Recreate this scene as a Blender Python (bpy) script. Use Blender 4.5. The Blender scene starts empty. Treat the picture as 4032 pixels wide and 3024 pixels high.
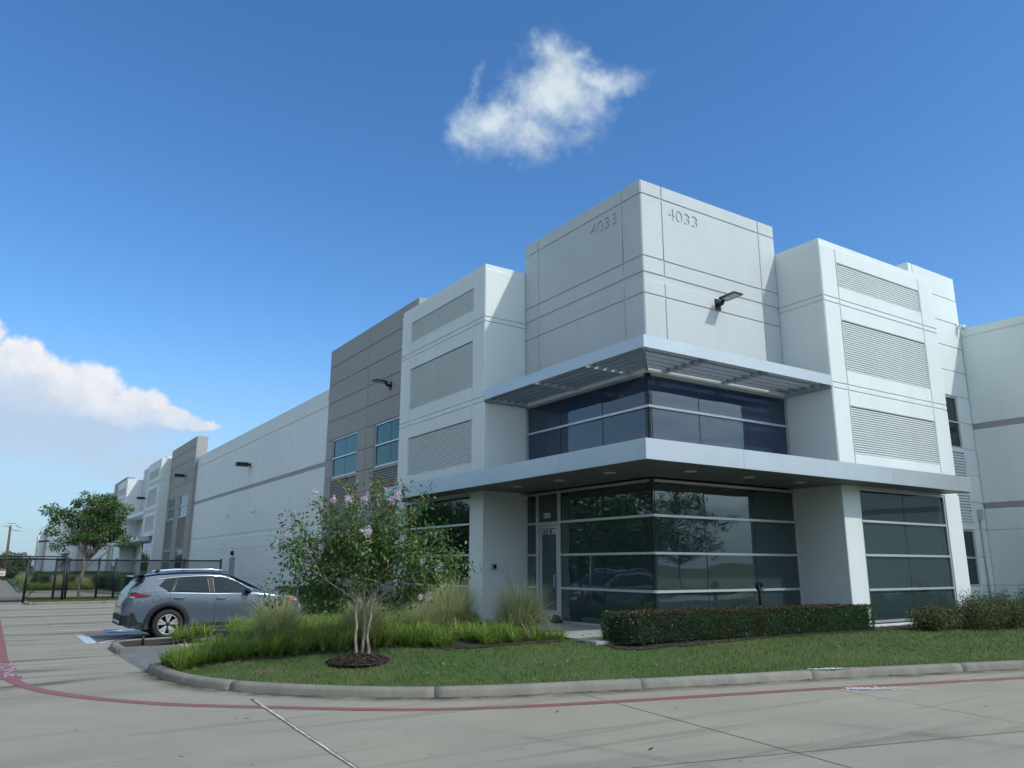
import bpy, bmesh, math, random
import numpy as np
from mathutils import Vector, Matrix
R = math.radians
S = bpy.context.scene
COL = S.collection

# ------------------------------------------------------------------ camera
CR = Vector((0.835675, -0.549219, 0.002544)); CU = Vector((-0.128261, -0.190649, 0.973243)); CF = Vector((0.534038, 0.813641, 0.229764))
cam = bpy.data.cameras.new('camera'); cam_ob = bpy.data.objects.new('camera', cam); COL.objects.link(cam_ob)
cam.sensor_width = 36; cam.sensor_fit = 'HORIZONTAL'; cam.lens = 3039.08 / 4032 * 36
cam.clip_start = 0.05; cam.clip_end = 6000
M = Matrix((CR, CU, -CF)).transposed().to_4x4(); M.translation = Vector((-12.0, -12.638, 1.8))
cam_ob.matrix_world = M
S.camera = cam_ob
S.render.resolution_x = 1024; S.render.resolution_y = 768
S.view_settings.view_transform = 'Standard'; S.view_settings.look = 'None'
S.view_settings.exposure = 0.40; S.view_settings.gamma = 1.0
cy = S.cycles; cy.max_bounces = 6; cy.diffuse_bounces = 3; cy.glossy_bounces = 3; cy.transmission_bounces = 3; cy.transparent_max_bounces = 8
cy.use_adaptive_sampling = True; cy.adaptive_threshold = .03; cy.caustics_reflective = False; cy.caustics_refractive = False

# ------------------------------------------------------------------ sun and sky
SUN_EL, SUN_AZ = R(42.0), R(154.3)          # azimuth from +Y towards +X
SUN_STRENGTH, SKY_STRENGTH = 1.8, 0.13
sd = Vector((math.sin(SUN_AZ) * math.cos(SUN_EL), math.cos(SUN_AZ) * math.cos(SUN_EL), math.sin(SUN_EL)))
sun = bpy.data.lights.new('sun', 'SUN'); sun.energy = SUN_STRENGTH; sun.angle = R(1.2); sun.color = (1.0, 0.99, 0.93)
sun_ob = bpy.data.objects.new('sun', sun); COL.objects.link(sun_ob)
sun_ob.rotation_euler = (-sd).to_track_quat('-Z', 'Y').to_euler(); sun_ob.location = (30, -60, 60)

W = bpy.data.worlds.new('World'); S.world = W; W.use_nodes = True
def build_sky():
    nt = W.node_tree; N = nt.nodes; Lk = nt.links
    bg = N['Background']; bg.inputs[1].default_value = SKY_STRENGTH
    sky = N.new('ShaderNodeTexSky'); sky.sky_type = 'NISHITA'; sky.sun_disc = False
    sky.sun_elevation = SUN_EL; sky.sun_rotation = SUN_AZ
    sky.altitude = 20; sky.air_density = 1.0; sky.dust_density = 0.35; sky.ozone_density = 3.0
    tc = N.new('ShaderNodeTexCoord')
    def val(v): n = N.new('ShaderNodeValue'); n.outputs[0].default_value = v; return n.outputs[0]
    def ma(op, a, b=None, c=None, clamp=False):
        n = N.new('ShaderNodeMath'); n.operation = op; n.use_clamp = clamp
        for i, q in enumerate((a, b, c)):
            if q is None: continue
            if isinstance(q, (int, float)): n.inputs[i].default_value = q
            else: Lk.new(q, n.inputs[i])
        return n.outputs[0]
    def vm(op, a, b=None):
        n = N.new('ShaderNodeVectorMath'); n.operation = op
        for i, q in enumerate((a, b)):
            if q is None: continue
            if isinstance(q, (tuple, Vector)): n.inputs[i].default_value = tuple(q)
            else: Lk.new(q, n.inputs[i])
        return n.outputs['Value'] if op == 'DOT_PRODUCT' else n.outputs[0]
    def noise(vec, scale, detail=6, rough=.55, dist=0):
        n = N.new('ShaderNodeTexNoise'); n.inputs['Scale'].default_value = scale; n.inputs['Detail'].default_value = detail
        n.inputs['Roughness'].default_value = rough; n.inputs['Distortion'].default_value = dist; Lk.new(vec, n.inputs['Vector']); return n
    def smooth(x, a, b):
        n = N.new('ShaderNodeMapRange'); n.interpolation_type = 'SMOOTHSTEP'; Lk.new(x, n.inputs[0])
        n.inputs[1].default_value = a; n.inputs[2].default_value = b; return n.outputs[0]
    def mixc(f, a, b):
        n = N.new('ShaderNodeMix'); n.data_type = 'RGBA'
        for i, q in ((0, f), (6, a), (7, b)):
            if isinstance(q, tuple): n.inputs[i].default_value = (*q, 1)
            elif isinstance(q, float): n.inputs[i].default_value = q
            else: Lk.new(q, n.inputs[i])
        return n.outputs[2]
    d = tc.outputs['Generated']
    w1 = vm('SUBTRACT', noise(d, 10, 4, .68).outputs['Color'], (.5, .5, .5))
    fine_n = noise(d, 15, 6, .64).outputs['Fac']
    def scale(v, k):
        n = N.new('ShaderNodeVectorMath'); n.operation = 'SCALE'; Lk.new(v, n.inputs[0]); n.inputs[3].default_value = k; return n.outputs[0]
    def cloud(cen, blobs, warp1, amp, lo, hi, sm=.25):
        c = Vector(cen).normalized(); rt = c.cross(Vector((0, 0, 1))).normalized(); up = rt.cross(c)
        dw = vm('ADD', d, scale(w1, warp1))
        f = ma('MAXIMUM', vm('DOT_PRODUCT', dw, c), .05)
        a = ma('DIVIDE', vm('DOT_PRODUCT', dw, rt), f); b = ma('DIVIDE', vm('DOT_PRODUCT', dw, up), f)
        best = None
        for (ax, by, ra, rb, k) in blobs:
            e = ma('ADD', ma('POWER', ma('ABSOLUTE', ma('DIVIDE', ma('SUBTRACT', a, ax), ra)), 2.0), ma('POWER', ma('ABSOLUTE', ma('DIVIDE', ma('SUBTRACT', b, by), rb)), 2.0))
            m = ma('MULTIPLY', ma('SUBTRACT', 1.0, ma('SQRT', e)), k)
            best = m if best is None else ma('SMOOTH_MAX', best, m, sm)
        n2 = fine_n
        x = ma('ADD', best, ma('MULTIPLY', ma('SUBTRACT', n2, .5), amp))
        front = ma('GREATER_THAN', vm('DOT_PRODUCT', d, c), .3)
        return ma('MULTIPLY', smooth(x, lo, hi), front), a, b, n2
    k = 1.8227 / 3039
    # small fair-weather cloud above the tower
    def A(x, y, rx, ry, s=1.0): return ((x - 1157.6) * k * .86, -(y - 236) * k * .86, rx * k * 1.08, ry * k * 1.08, s)
    ca, aa, ab, an = cloud((0.48423, 0.68627, 0.54273),
        [A(1205, 215, 115, 95), A(1185, 130, 42, 62, .7), A(1300, 170, 85, 34, .7), A(1075, 262, 110, 62), A(1000, 285, 55, 60, .6), A(1160, 300, 130, 50, .8), A(1030, 165, 20, 36, .45), A(1340, 165, 40, 16, .5), A(1250, 130, 50, 18, .5)],
        .09, 1.55, -.04, 1.12)
    # cumulus bank low on the left
    def B(x, y, rx, ry, s=1.0): return ((x - 219.5) * k * 1.06, -(y - 823) * k * 1.06, rx * k, ry * k, s)
    cb, ba, bb, bn = cloud((0.07873, 0.97558, 0.20506),
[B(-170, 740, 130, 110), B(-75, 765, 80, 82), B(2, 776, 74, 78), B(92, 812, 66, 62), B(185, 838, 92, 66), B(285, 864, 80, 50), B(360, 876, 62, 30), B(402, 884, 36, 13, .9), B(100, 862, 230, 46, .9)],
        .06, 1.05, .03, .36, .10)
    vv = ma('ADD', bb, ma('MULTIPLY', ba, .2)); cb = ma('MULTIPLY', cb, smooth(vv, -.078, -.004))
    under = cloud((0.07873, 0.97558, 0.20506), [B(100, 905, 420, 115, 1.5), B(330, 965, 260, 66, 1.0), B(-100, 1010, 420, 80, 1.0)], .05, .5, .0, 1.0)[0]
    # clouds out of view, as the glass mirrors; cover raised to lift shaded walls
    g1 = vm('DOT_PRODUCT', d, tuple(CF)); away = smooth(g1, .62, .2)
    sx = N.new('ShaderNodeSeparateXYZ'); Lk.new(d, sx.inputs[0])
    zz = ma('ADD', ma('MAXIMUM', sx.outputs[2], 0.0), .12)
    dv = N.new('ShaderNodeCombineXYZ'); Lk.new(ma('DIVIDE', sx.outputs[0], zz), dv.inputs[0]); Lk.new(ma('DIVIDE', sx.outputs[1], zz), dv.inputs[1])
    gn = noise(dv.outputs[0], 1.1, 5, .6).outputs['Fac']
    cg = ma('MULTIPLY', ma('MULTIPLY', smooth(gn, .34, .58), away), smooth(sx.outputs[2], .0, .12))
    glow = ma('ADD', 1.0, ma('MULTIPLY', smooth(vm('DOT_PRODUCT', d, tuple(sd)), .1, .95), 1.1))      # sun-side clouds are brighter, boosted to fill shaded walls facing them
    hs = N.new('ShaderNodeHueSaturation'); hs.inputs['Saturation'].default_value = 1.20; hs.inputs['Value'].default_value = 1.0; Lk.new(sky.outputs[0], hs.inputs['Color'])
    gain = N.new('ShaderNodeMix'); gain.data_type = 'RGBA'; gain.blend_type = 'MULTIPLY'; gain.inputs[0].default_value = 1.0; Lk.new(hs.outputs[0], gain.inputs[6]); gain.inputs[7].default_value = (.88, .985, 1.07, 1)
    hz = ma('MULTIPLY', ma('POWER', smooth(sx.outputs[2], .34, -.02), 1.5), .88)      # pale summer haze low on the horizon, all round
    base = mixc(hz, gain.outputs[2], (1.95, 2.95, 4.0))
    white = (4.2, 4.8, 5.05); grey = (2.95, 3.6, 4.3)
    shA = mixc(smooth(ma('ADD', ab, ma('MULTIPLY', ma('SUBTRACT', an, .5), .35)), -.10, .05), grey, white)
    shB = mixc(smooth(ma('ADD', bb, ma('ADD', ma('MULTIPLY', ba, .28), ma('MULTIPLY', ma('SUBTRACT', bn, .5), .22))), -.05, .035), (3.9, 4.3, 4.9), (5.5, 5.4, 5.4))
    cc = N.new('ShaderNodeVectorMath'); cc.operation = 'SCALE'; Lk.new(mixc(gn, grey, white), cc.inputs[0]); Lk.new(glow, cc.inputs[3])
    out = mixc(ma('MULTIPLY', cg, .95), base, cc.outputs[0])
    out = mixc(ma('MULTIPLY', under, .85), out, (2.95, 3.65, 4.6))
    out = mixc(ma('MULTIPLY', cb, .96), out, shB)
    out = mixc(ma('MULTIPLY', ca, .93), out, shA)
    Lk.new(out, bg.inputs[0])
build_sky()
W.cycles.sampling_method = 'MANUAL'; W.cycles.sample_map_resolution = 512

# ------------------------------------------------------------------ helpers
rng = np.random.default_rng(7); random.seed(7)
MATS = {}
def mat(name, col, rough=.6, metal=0., col2=None, nscale=3., nmix=.5, bump=0., bscale=60., spec=.5, stretch=None, attr=None, ramp=None, trans=0., coat=0., nlo=None, nhi=None, streak=0., vary=0.):
    if name in MATS: return MATS[name]
    m = bpy.data.materials.new(name); m.use_nodes = True; nt = m.node_tree; N = nt.nodes; Lk = nt.links
    p = N['Principled BSDF']; p.inputs['Roughness'].default_value = rough; p.inputs['Metallic'].default_value = metal
    p.inputs['Specular IOR Level'].default_value = spec; p.inputs['Base Color'].default_value = (*col, 1); p.inputs['Coat Weight'].default_value = coat
    tc = N.new('ShaderNodeTexCoord'); vec = tc.outputs['Object']
    if stretch:
        mp = N.new('ShaderNodeMapping'); mp.inputs['Scale'].default_value = stretch; Lk.new(vec, mp.inputs[0]); svec = mp.outputs[0]
    else: svec = vec
    csrc = None
    if ramp is not None:
        at = N.new('ShaderNodeAttribute'); at.attribute_name = attr
        cr = N.new('ShaderNodeValToRGB'); Lk.new(at.outputs['Fac'], cr.inputs[0])
        e = cr.color_ramp.elements
        while len(e) < len(ramp): e.new(.5)
        for i, (pos, c) in enumerate(ramp): e[i].position = pos; e[i].color = (*c, 1)
        csrc = cr.outputs[0]
    if col2 is not None:
        n = N.new('ShaderNodeTexNoise'); n.inputs['Scale'].default_value = nscale; n.inputs['Detail'].default_value = 6; n.inputs['Roughness'].default_value = .6; Lk.new(svec, n.inputs['Vector'])
        mr = N.new('ShaderNodeMapRange'); Lk.new(n.outputs['Fac'], mr.inputs[0]); mr.inputs[1].default_value = (.5 - nmix * .5 + .08) if nlo is None else nlo; mr.inputs[2].default_value = (.5 + nmix * .5 - .08) if nhi is None else nhi
        mx = N.new('ShaderNodeMix'); mx.data_type = 'RGBA'; Lk.new(mr.outputs[0], mx.inputs[0]); mx.inputs[6].default_value = (*col, 1); mx.inputs[7].default_value = (*col2, 1)
        if csrc is not None: Lk.new(csrc, mx.inputs[6])
        csrc = mx.outputs[2]
    if streak or vary:
        src = csrc
        if src is None: rg = N.new('ShaderNodeRGB'); rg.outputs[0].default_value = (*col, 1); src = rg.outputs[0]
        geo = N.new('ShaderNodeNewGeometry')
        if streak:
            mp2 = N.new('ShaderNodeMapping'); mp2.inputs['Scale'].default_value = (2.6, 2.6, .16); Lk.new(geo.outputs['Position'], mp2.inputs[0])
            n2 = N.new('ShaderNodeTexNoise'); n2.inputs['Scale'].default_value = 1.0; n2.inputs['Detail'].default_value = 5; n2.inputs['Roughness'].default_value = .65; Lk.new(mp2.outputs[0], n2.inputs['Vector'])
            m2 = N.new('ShaderNodeMapRange'); Lk.new(n2.outputs['Fac'], m2.inputs[0]); m2.inputs[1].default_value = .42; m2.inputs[2].default_value = .78; m2.inputs[3].default_value = 0; m2.inputs[4].default_value = streak
            x2 = N.new('ShaderNodeMix'); x2.data_type = 'RGBA'; Lk.new(m2.outputs[0], x2.inputs[0]); Lk.new(src, x2.inputs[6]); x2.inputs[7].default_value = (col[0] * .45, col[1] * .45, col[2] * .42, 1); src = x2.outputs[2]
        if vary:
            oi = N.new('ShaderNodeObjectInfo'); m3 = N.new('ShaderNodeMapRange'); Lk.new(oi.outputs['Random'], m3.inputs[0]); m3.inputs[3].default_value = 1 - vary; m3.inputs[4].default_value = 1.0
            h3 = N.new('ShaderNodeHueSaturation'); Lk.new(m3.outputs[0], h3.inputs['Value']); Lk.new(src, h3.inputs['Color']); src = h3.outputs[0]
        csrc = src
    if csrc is not None: Lk.new(csrc, p.inputs['Base Color'])
    if bump:
        n = N.new('ShaderNodeTexNoise'); n.inputs['Scale'].default_value = bscale; n.inputs['Detail'].default_value = 4; Lk.new(vec, n.inputs['Vector'])
        b = N.new('ShaderNodeBump'); b.inputs['Strength'].default_value = bump; b.inputs['Distance'].default_value = .01; Lk.new(n.outputs['Fac'], b.inputs['Height']); Lk.new(b.outputs[0], p.inputs['Normal'])
    if trans:
        tr = N.new('ShaderNodeBsdfTranslucent'); mxs = N.new('ShaderNodeMixShader'); mxs.inputs[0].default_value = trans
        if csrc is not None: Lk.new(csrc, tr.inputs[0])
        else: tr.inputs[0].default_value = (*col, 1)
        Lk.new(p.outputs[0], mxs.inputs[1]); Lk.new(tr.outputs[0], mxs.inputs[2]); Lk.new(mxs.outputs[0], N['Material Output'].inputs[0])
    MATS[name] = m
    return m

def glass_mat(name, tint, ior, opaque=None, wave=0.02):
    m = bpy.data.materials.new(name); m.use_nodes = True; nt = m.node_tree; N = nt.nodes; Lk = nt.links
    N.remove(N['Principled BSDF'])
    fr = N.new('ShaderNodeFresnel'); fr.inputs[0].default_value = ior
    gl = N.new('ShaderNodeBsdfGlossy'); gl.inputs['Roughness'].default_value = .012; gl.inputs[0].default_value = (.80, .90, .92, 1)
    if opaque is None:
        tr = N.new('ShaderNodeBsdfTransparent'); tr.inputs[0].default_value = (*tint, 1)
    else:
        tr = N.new('ShaderNodeBsdfDiffuse'); tr.inputs[0].default_value = (*opaque, 1)
    body = tr.outputs[0]
    if opaque is None:
        df = N.new('ShaderNodeBsdfDiffuse'); df.inputs[0].default_value = (.10, .17, .18, 1); mb_ = N.new('ShaderNodeMixShader'); mb_.inputs[0].default_value = .30; Lk.new(tr.outputs[0], mb_.inputs[1]); Lk.new(df.outputs[0], mb_.inputs[2]); body = mb_.outputs[0]
    mx = N.new('ShaderNodeMixShader'); Lk.new(fr.outputs[0], mx.inputs[0]); Lk.new(body, mx.inputs[1]); Lk.new(gl.outputs[0], mx.inputs[2])
    tc = N.new('ShaderNodeTexCoord'); n = N.new('ShaderNodeTexNoise'); n.inputs['Scale'].default_value = .9; n.inputs['Detail'].default_value = 1
    oi = N.new('ShaderNodeObjectInfo'); va = N.new('ShaderNodeVectorMath'); va.operation = 'ADD'; sc_ = N.new('ShaderNodeMath'); sc_.operation = 'MULTIPLY'; sc_.inputs[1].default_value = 60.; Lk.new(oi.outputs['Random'], sc_.inputs[0]); Lk.new(tc.outputs['Object'], va.inputs[0]); Lk.new(sc_.outputs[0], va.inputs[1])
    Lk.new(va.outputs[0], n.inputs['Vector']); b = N.new('ShaderNodeBump'); b.inputs['Strength'].default_value = wave * 1.8; b.inputs['Distance'].default_value = .2
    Lk.new(n.outputs['Fac'], b.inputs['Height']); Lk.new(b.outputs[0], gl.inputs['Normal'])
    Lk.new(mx.outputs[0], N['Material Output'].inputs[0])
    MATS[name] = m; return m

class MB:
    def __init__(s): s.v = []; s.f = []
    def add(s, vs, fs):
        o = len(s.v); s.v += [tuple(q) for q in vs]; s.f += [tuple(i + o for i in q) for q in fs]; return s
    def box(s, x0, x1, y0, y1, z0, z1):
        vs = [(x, y, z) for z in (z0, z1) for y in (y0, y1) for x in (x0, x1)]
        return s.add(vs, [(0, 2, 3, 1), (4, 5, 7, 6), (0, 1, 5, 4), (2, 6, 7, 3), (0, 4, 6, 2), (1, 3, 7, 5)])
    def hexa(s, lo, hi):     # two quads
        return s.add(list(lo) + list(hi), [(3, 2, 1, 0), (4, 5, 6, 7), (0, 1, 5, 4), (1, 2, 6, 5), (2, 3, 7, 6), (3, 0, 4, 7)])
    def tube(s, pts, rad, n=8, cap=True):
        pts = [Vector(p) for p in pts]
        if not isinstance(rad, (list, tuple)): rad = [rad] * len(pts)
        t0 = (pts[1] - pts[0]).normalized(); a = t0.orthogonal().normalized(); o = len(s.v)
        for i, p in enumerate(pts):
            t = ((pts[min(i + 1, len(pts) - 1)] - pts[max(i - 1, 0)])).normalized()
            a = (a - t * a.dot(t)).normalized(); b = t.cross(a)
            for k in range(n):
                an = 2 * math.pi * k / n; s.v.append(tuple(p + (a * math.cos(an) + b * math.sin(an)) * rad[i]))
        for i in range(len(pts) - 1):
            for k in range(n):
                s.f.append((o + i * n + k, o + i * n + (k + 1) % n, o + (i + 1) * n + (k + 1) % n, o + (i + 1) * n + k))
        if cap:
            s.f.append(tuple(o + k for k in range(n))[::-1]); s.f.append(tuple(o + (len(pts) - 1) * n + k for k in range(n)))
        return s
    def prism(s, poly, z0, z1):       # poly in xy
        n = len(poly); o = len(s.v)
        s.v += [(x, y, z0) for x, y in poly] + [(x, y, z1) for x, y in poly]
        s.f.append(tuple(o + i for i in range(n))[::-1]); s.f.append(tuple(o + n + i for i in range(n)))
        for i in range(n): s.f.append((o + i, o + (i + 1) % n, o + n + (i + 1) % n, o + n + i))
        return s
    def lathe(s, prof, axis_o, axis='Y', n=32):   # prof (r, h)
        o = len(s.v); m = len(prof)
        for k in range(n):
            an = 2 * math.pi * k / n; c, q = math.cos(an), math.sin(an)
            for r, h in prof:
                if axis == 'Y': s.v.append((axis_o[0] + r * c, axis_o[1] + h, axis_o[2] + r * q))
                elif axis == 'Z': s.v.append((axis_o[0] + r * c, axis_o[1] + r * q, axis_o[2] + h))
                else: s.v.append((axis_o[0] + h, axis_o[1] + r * c, axis_o[2] + r * q))
        for k in range(n):
            k2 = (k + 1) % n
            for i in range(m - 1): s.f.append((o + k * m + i, o + k2 * m + i, o + k2 * m + i + 1, o + k * m + i + 1))
        return s
    def mesh(s, name, material=None, smooth=False):
        me = bpy.data.meshes.new(name); me.from_pydata(s.v, [], s.f); me.update()
        if material: me.materials.append(material)
        if smooth: me.polygons.foreach_set('use_smooth', [True] * len(me.polygons))
        return me
    def build(s, name, material, parent=None, smooth=False, fixn=False):
        me = s.mesh(name, material, smooth)
        if fixn:
            bm = bmesh.new(); bm.from_mesh(me); bmesh.ops.recalc_face_normals(bm, faces=bm.faces); bm.to_mesh(me); bm.free()
        return link(name, me, parent)
def link(name, me, parent=None, loc=None, rot=None):
    o = bpy.data.objects.new(name, me); COL.objects.link(o)
    if parent: o.parent = parent
    if loc: o.location = loc
    if rot: o.rotation_euler = rot
    return o
def tag(o, label=None, cat=None, group=None, kind=None):
    if label: o['label'] = label
    if cat: o['category'] = cat
    if group: o['group'] = group
    if kind: o['kind'] = kind
    return o
def empty(name, loc=(0, 0, 0), rz=0):
    o = bpy.data.objects.new(name, None); COL.objects.link(o); o.location = loc; o.rotation_euler = (0, 0, rz); o.empty_display_size = .2; return o
def np_mesh(name, V, F, material, smooth=False, attr=None):
    V = np.asarray(V, np.float32); F = np.asarray(F, np.int32); k = F.shape[1]
    me = bpy.data.meshes.new(name); me.vertices.add(len(V)); me.vertices.foreach_set('co', V.ravel())
    me.loops.add(F.size); me.loops.foreach_set('vertex_index', F.ravel()); me.polygons.add(len(F))
    me.polygons.foreach_set('loop_start', np.arange(0, F.size, k, dtype=np.int32)); me.polygons.foreach_set('loop_total', np.full(len(F), k, np.int32))
    if smooth: me.polygons.foreach_set('use_smooth', np.ones(len(F), bool))
    me.update(calc_edges=True); me.materials.append(material)
    if attr is not None:
        a = me.attributes.new('rnd', 'FLOAT', 'POINT'); a.data.foreach_set('value', np.asarray(attr, np.float32))
    return me

# ------------------------------------------------------------------ materials
m_white = mat('white_painted_concrete', (.75, .80, .785), .62, col2=(.69, .74, .73), nscale=.8, nmix=.7, bump=.25, bscale=120, streak=.085, vary=.04)
m_tower = mat('pale_grey_painted_concrete', (.555, .595, .60), .62, col2=(.505, .545, .55), nscale=.8, nmix=.7, bump=.25, bscale=120, streak=.085, vary=.04)
m_grey = mat('grey_painted_concrete', (.335, .322, .308), .62, col2=(.30, .29, .278), nscale=.9, nmix=.7, bump=.25, bscale=120, streak=.085, vary=.04)
m_alu = mat('anodised_aluminium', (.62, .64, .66), .38, .55, col2=(.56, .58, .60), nscale=2, nmix=.6)
m_fascia = mat('silver_metal_panel', (.53, .575, .60), .36, .6, col2=(.49, .535, .56), nscale=1.2, nmix=.6, streak=.10, vary=.06)
m_blade = mat('shade_toned_blade', (.27, .31, .37), .42, .5, col2=(.24, .28, .34), nscale=2, nmix=.6)  # same aluminium as the fascia, darkened to paint in the shaded undersides
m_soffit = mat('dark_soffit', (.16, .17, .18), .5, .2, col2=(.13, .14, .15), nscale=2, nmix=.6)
m_dark = mat('dark_bronze_metal', (.022, .021, .022), .4, .4)
m_rubber = mat('black_gasket', (.012, .013, .015), .5)
m_conc = mat('kerb_concrete', (.285, .268, .225), .9, col2=(.15, .142, .12), nscale=3.0, nmix=.8, bump=.5, bscale=90, stretch=(1, 1, .35), vary=.12)
m_walk = mat('walkway_concrete', (.42, .41, .38), .85, col2=(.34, .335, .31), nscale=1.6, nmix=.7, bump=.3, bscale=100)
m_int_wall = mat('interior_wall_paint', (.36, .42, .42), .7, col2=(.33, .39, .39), nscale=1)
m_int_floor = mat('interior_floor_tile', (.16, .16, .16), .3, col2=(.12, .12, .12), nscale=2)
m_int_post = mat('interior_white_post', (.82, .87, .87), .5, col2=(.78, .83, .83), nscale=2)
m_whitepaint = mat('white_line_paint', (.72, .74, .76), .7, col2=(.5, .5, .5), nscale=9, nmix=.8, bump=.2)
m_redpaint = mat('red_fire_lane_paint', (.245, .070, .085), .7, col2=(.215, .115, .115), nscale=3.5, nmix=.6, bump=.2)
m_bluepaint = mat('blue_accessible_paint', (.04, .14, .30), .65, col2=(.09, .15, .24), nscale=5, nmix=.8)
m_vinyl = mat('white_vinyl_lettering', (.8, .82, .82), .5)
m_mulch = mat('bark_mulch', (.050, .034, .026), .95, col2=(.020, .014, .011), nscale=24, nmix=.8, bump=1.0, bscale=45)
m_soil = mat('lawn_soil', (.050, .095, .022), .95, col2=(.12, .12, .05), nscale=1.3, nlo=.52, nhi=.85, bump=.8, bscale=60)
g_lobby = glass_mat('tinted_lobby_glass', (.48, .62, .60), 1.95)
g_span = glass_mat('dark_blue_spandrel_glass', None, 1.85, (.018, .030, .072))
g_dark = glass_mat('dark_reflective_glass', None, 1.7, (.008, .014, .016), .03)
g_sky = glass_mat('teal_reflective_glass', None, 1.5, (.022, .090, .098), .05)

# ------------------------------------------------------------------ building
BLD = empty('warehouse_building', (0, 0, 0)); tag(BLD, 'long white and grey tilt-wall warehouse with glass corner entrance numbered 4033', 'building')
def pt(side, plane, u, d, z):
    return (plane - d, u, z) if side == 'L' else (u, plane - d, z)
def fbox(mb, side, plane, u0, u1, d0, d1, z0, z1):
    a = pt(side, plane, u0, d0, z0); b = pt(side, plane, u1, d1, z1)
    return mb.box(min(a[0], b[0]), max(a[0], b[0]), min(a[1], b[1]), max(a[1], b[1]), min(a[2], b[2]), max(a[2], b[2]))
def panel(side, plane, u0, u1, z0, z1, material, name='wall_panel', g=.016, t=.030, c=.010, parent=None):
    u0 += g; u1 -= g; z0 += g; z1 -= g
    if u1 - u0 < .02 or z1 - z0 < .02: return
    mb = MB(); q = []
    for (e, d) in ((c, 0.), (0., -c), (0., -t)):
        q += [pt(side, plane, u0 + e, d, z0 + e), pt(side, plane, u1 - e, d, z0 + e), pt(side, plane, u1 - e, d, z1 - e), pt(side, plane, u0 + e, d, z1 - e)]
    fs = [(0, 1, 2, 3)]
    for k in (0, 4):
        for i in range(4): fs.append((k + i, k + 4 + i, k + 4 + (i + 1) % 4, k + (i + 1) % 4))
    if side == 'L': fs = [f[::-1] for f in fs]
    mb.add(q, fs)
    return mb.build(name, material, parent or BLD)
def cells(side, plane, us, zs, material, skip=(), name='wall_panel', g=.016):
    """us: u boundaries; zs: (z0,z1) rows; skip: set of (col,row)"""
    for i in range(len(us) - 1):
        for j, (z0, z1) in enumerate(zs):
            if (i, j) in skip: continue
            panel(side, plane, us[i], us[i + 1], z0, z1, material, name, g)
def rows(levels): return [(levels[i], levels[i + 1]) for i in range(len(levels) - 1)]
def backing(side, plane, u0, u1, z0, z1, material, t=.25, d=-.022, name='wall_core'):
    mb = MB(); fbox(mb, side, plane, u0, u1, d, d - t, z0, z1); return mb.build(name, material, BLD)
def fluted(side, plane, u0, u1, z0, z1, material, pitch=.0605):
    n = max(2, round((z1 - z0) / pitch)); ph = (z1 - z0) / n
    prof = [(z1, 0.0), (z1, -.075)]
    for i in range(n):
        t = z1 - i * ph
        prof += [(t - ph * .40, -.075), (t - ph * .46, -.016), (t - ph * .92, -.016), (t - ph * 1.0, -.075)]
    prof += [(z0, -.075), (z0, 0.0)]
    mb = MB(); vs = []
    for (z, d) in prof: vs += [pt(side, plane, u0, d, z), pt(side, plane, u1, d, z)]
    fs = [(2 * i, 2 * i + 1, 2 * i + 3, 2 * i + 2) for i in range(len(prof) - 1)]
    if side == 'R': fs = [f[::-1] for f in fs]
    mb.add(vs, fs)
    for u in (u0, u1): fbox(mb, side, plane, u - .004, u + .004, -.001, -.076, z0, z1)
    return mb.build('fluted_panel', material, BLD)
def window(side, plane, u0, u1, z0, z1, hm=(), vm=(), glass=None, dep=.09, fw=.055, parent=None, mull_h=.054, jamb0=True, frame=True):
    mb = MB()
    if frame:
        if jamb0: fbox(mb, side, plane, u0, u0 + fw, -dep + .045, -dep - .06, z0, z1)
        fbox(mb, side, plane, u1 - fw, u1, -dep + .045, -dep - .06, z0, z1)
        fbox(mb, side, plane, u0 + fw, u1 - fw, -dep + .043, -dep - .06, z0, z0 + fw); fbox(mb, side, plane, u0 + fw, u1 - fw, -dep + .043, -dep - .06, z1 - fw, z1)
        w = mb.build('window', m_alu, BLD)
    else:
        w = parent
    zz = [z0 + fw * .5] + list(hm) + [z1 - fw * .5]; uu = [u0 + .02] + list(vm) + [u1 - .02]
    for h in hm:
        b = MB(); fbox(b, side, plane, u0 + (fw if jamb0 else -.10), u1 - fw, -dep + .06, -dep - .05, h - mull_h / 2, h + mull_h / 2); b.build('mullion', m_alu, w)
    for v in vm:
        b = MB(); fbox(b, side, plane, v - .011, v + .011, -dep + .004, -dep - .05, z0 + fw, z1 - fw); b.build('glazing_joint', m_rubber, w)
    for i in range(len(uu) - 1):
        for j in range(len(zz) - 1):
            b = MB(); fbox(b, side, plane, uu[i] + .004, uu[i + 1] - .004, -dep, -dep - .012, zz[j] + .002, zz[j + 1] - .002); b.build('pane', glass, w)
    # dark setting bead round the glass
    b = MB(); fbox(b, side, plane, u0 + fw, u0 + fw + .018, -dep + .006, -dep - .01, z0 + fw, z1 - fw); b.build('gasket', m_rubber, w)
    b = MB(); fbox(b, side, plane, u1 - fw - .018, u1 - fw, -dep + .006, -dep - .01, z0 + fw, z1 - fw); b.build('gasket', m_rubber, w)
    return w

FL = .455; MOD = .8133
LV = [FL + MOD * i for i in range(14)]
Z_TOP_T, Z_TOP_P, Z_TOP_G, Z_TOP_W = 11.006, 10.167, 11.02, 9.48
Z_CAN0, Z_CAN1 = 3.735, 4.135

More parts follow.
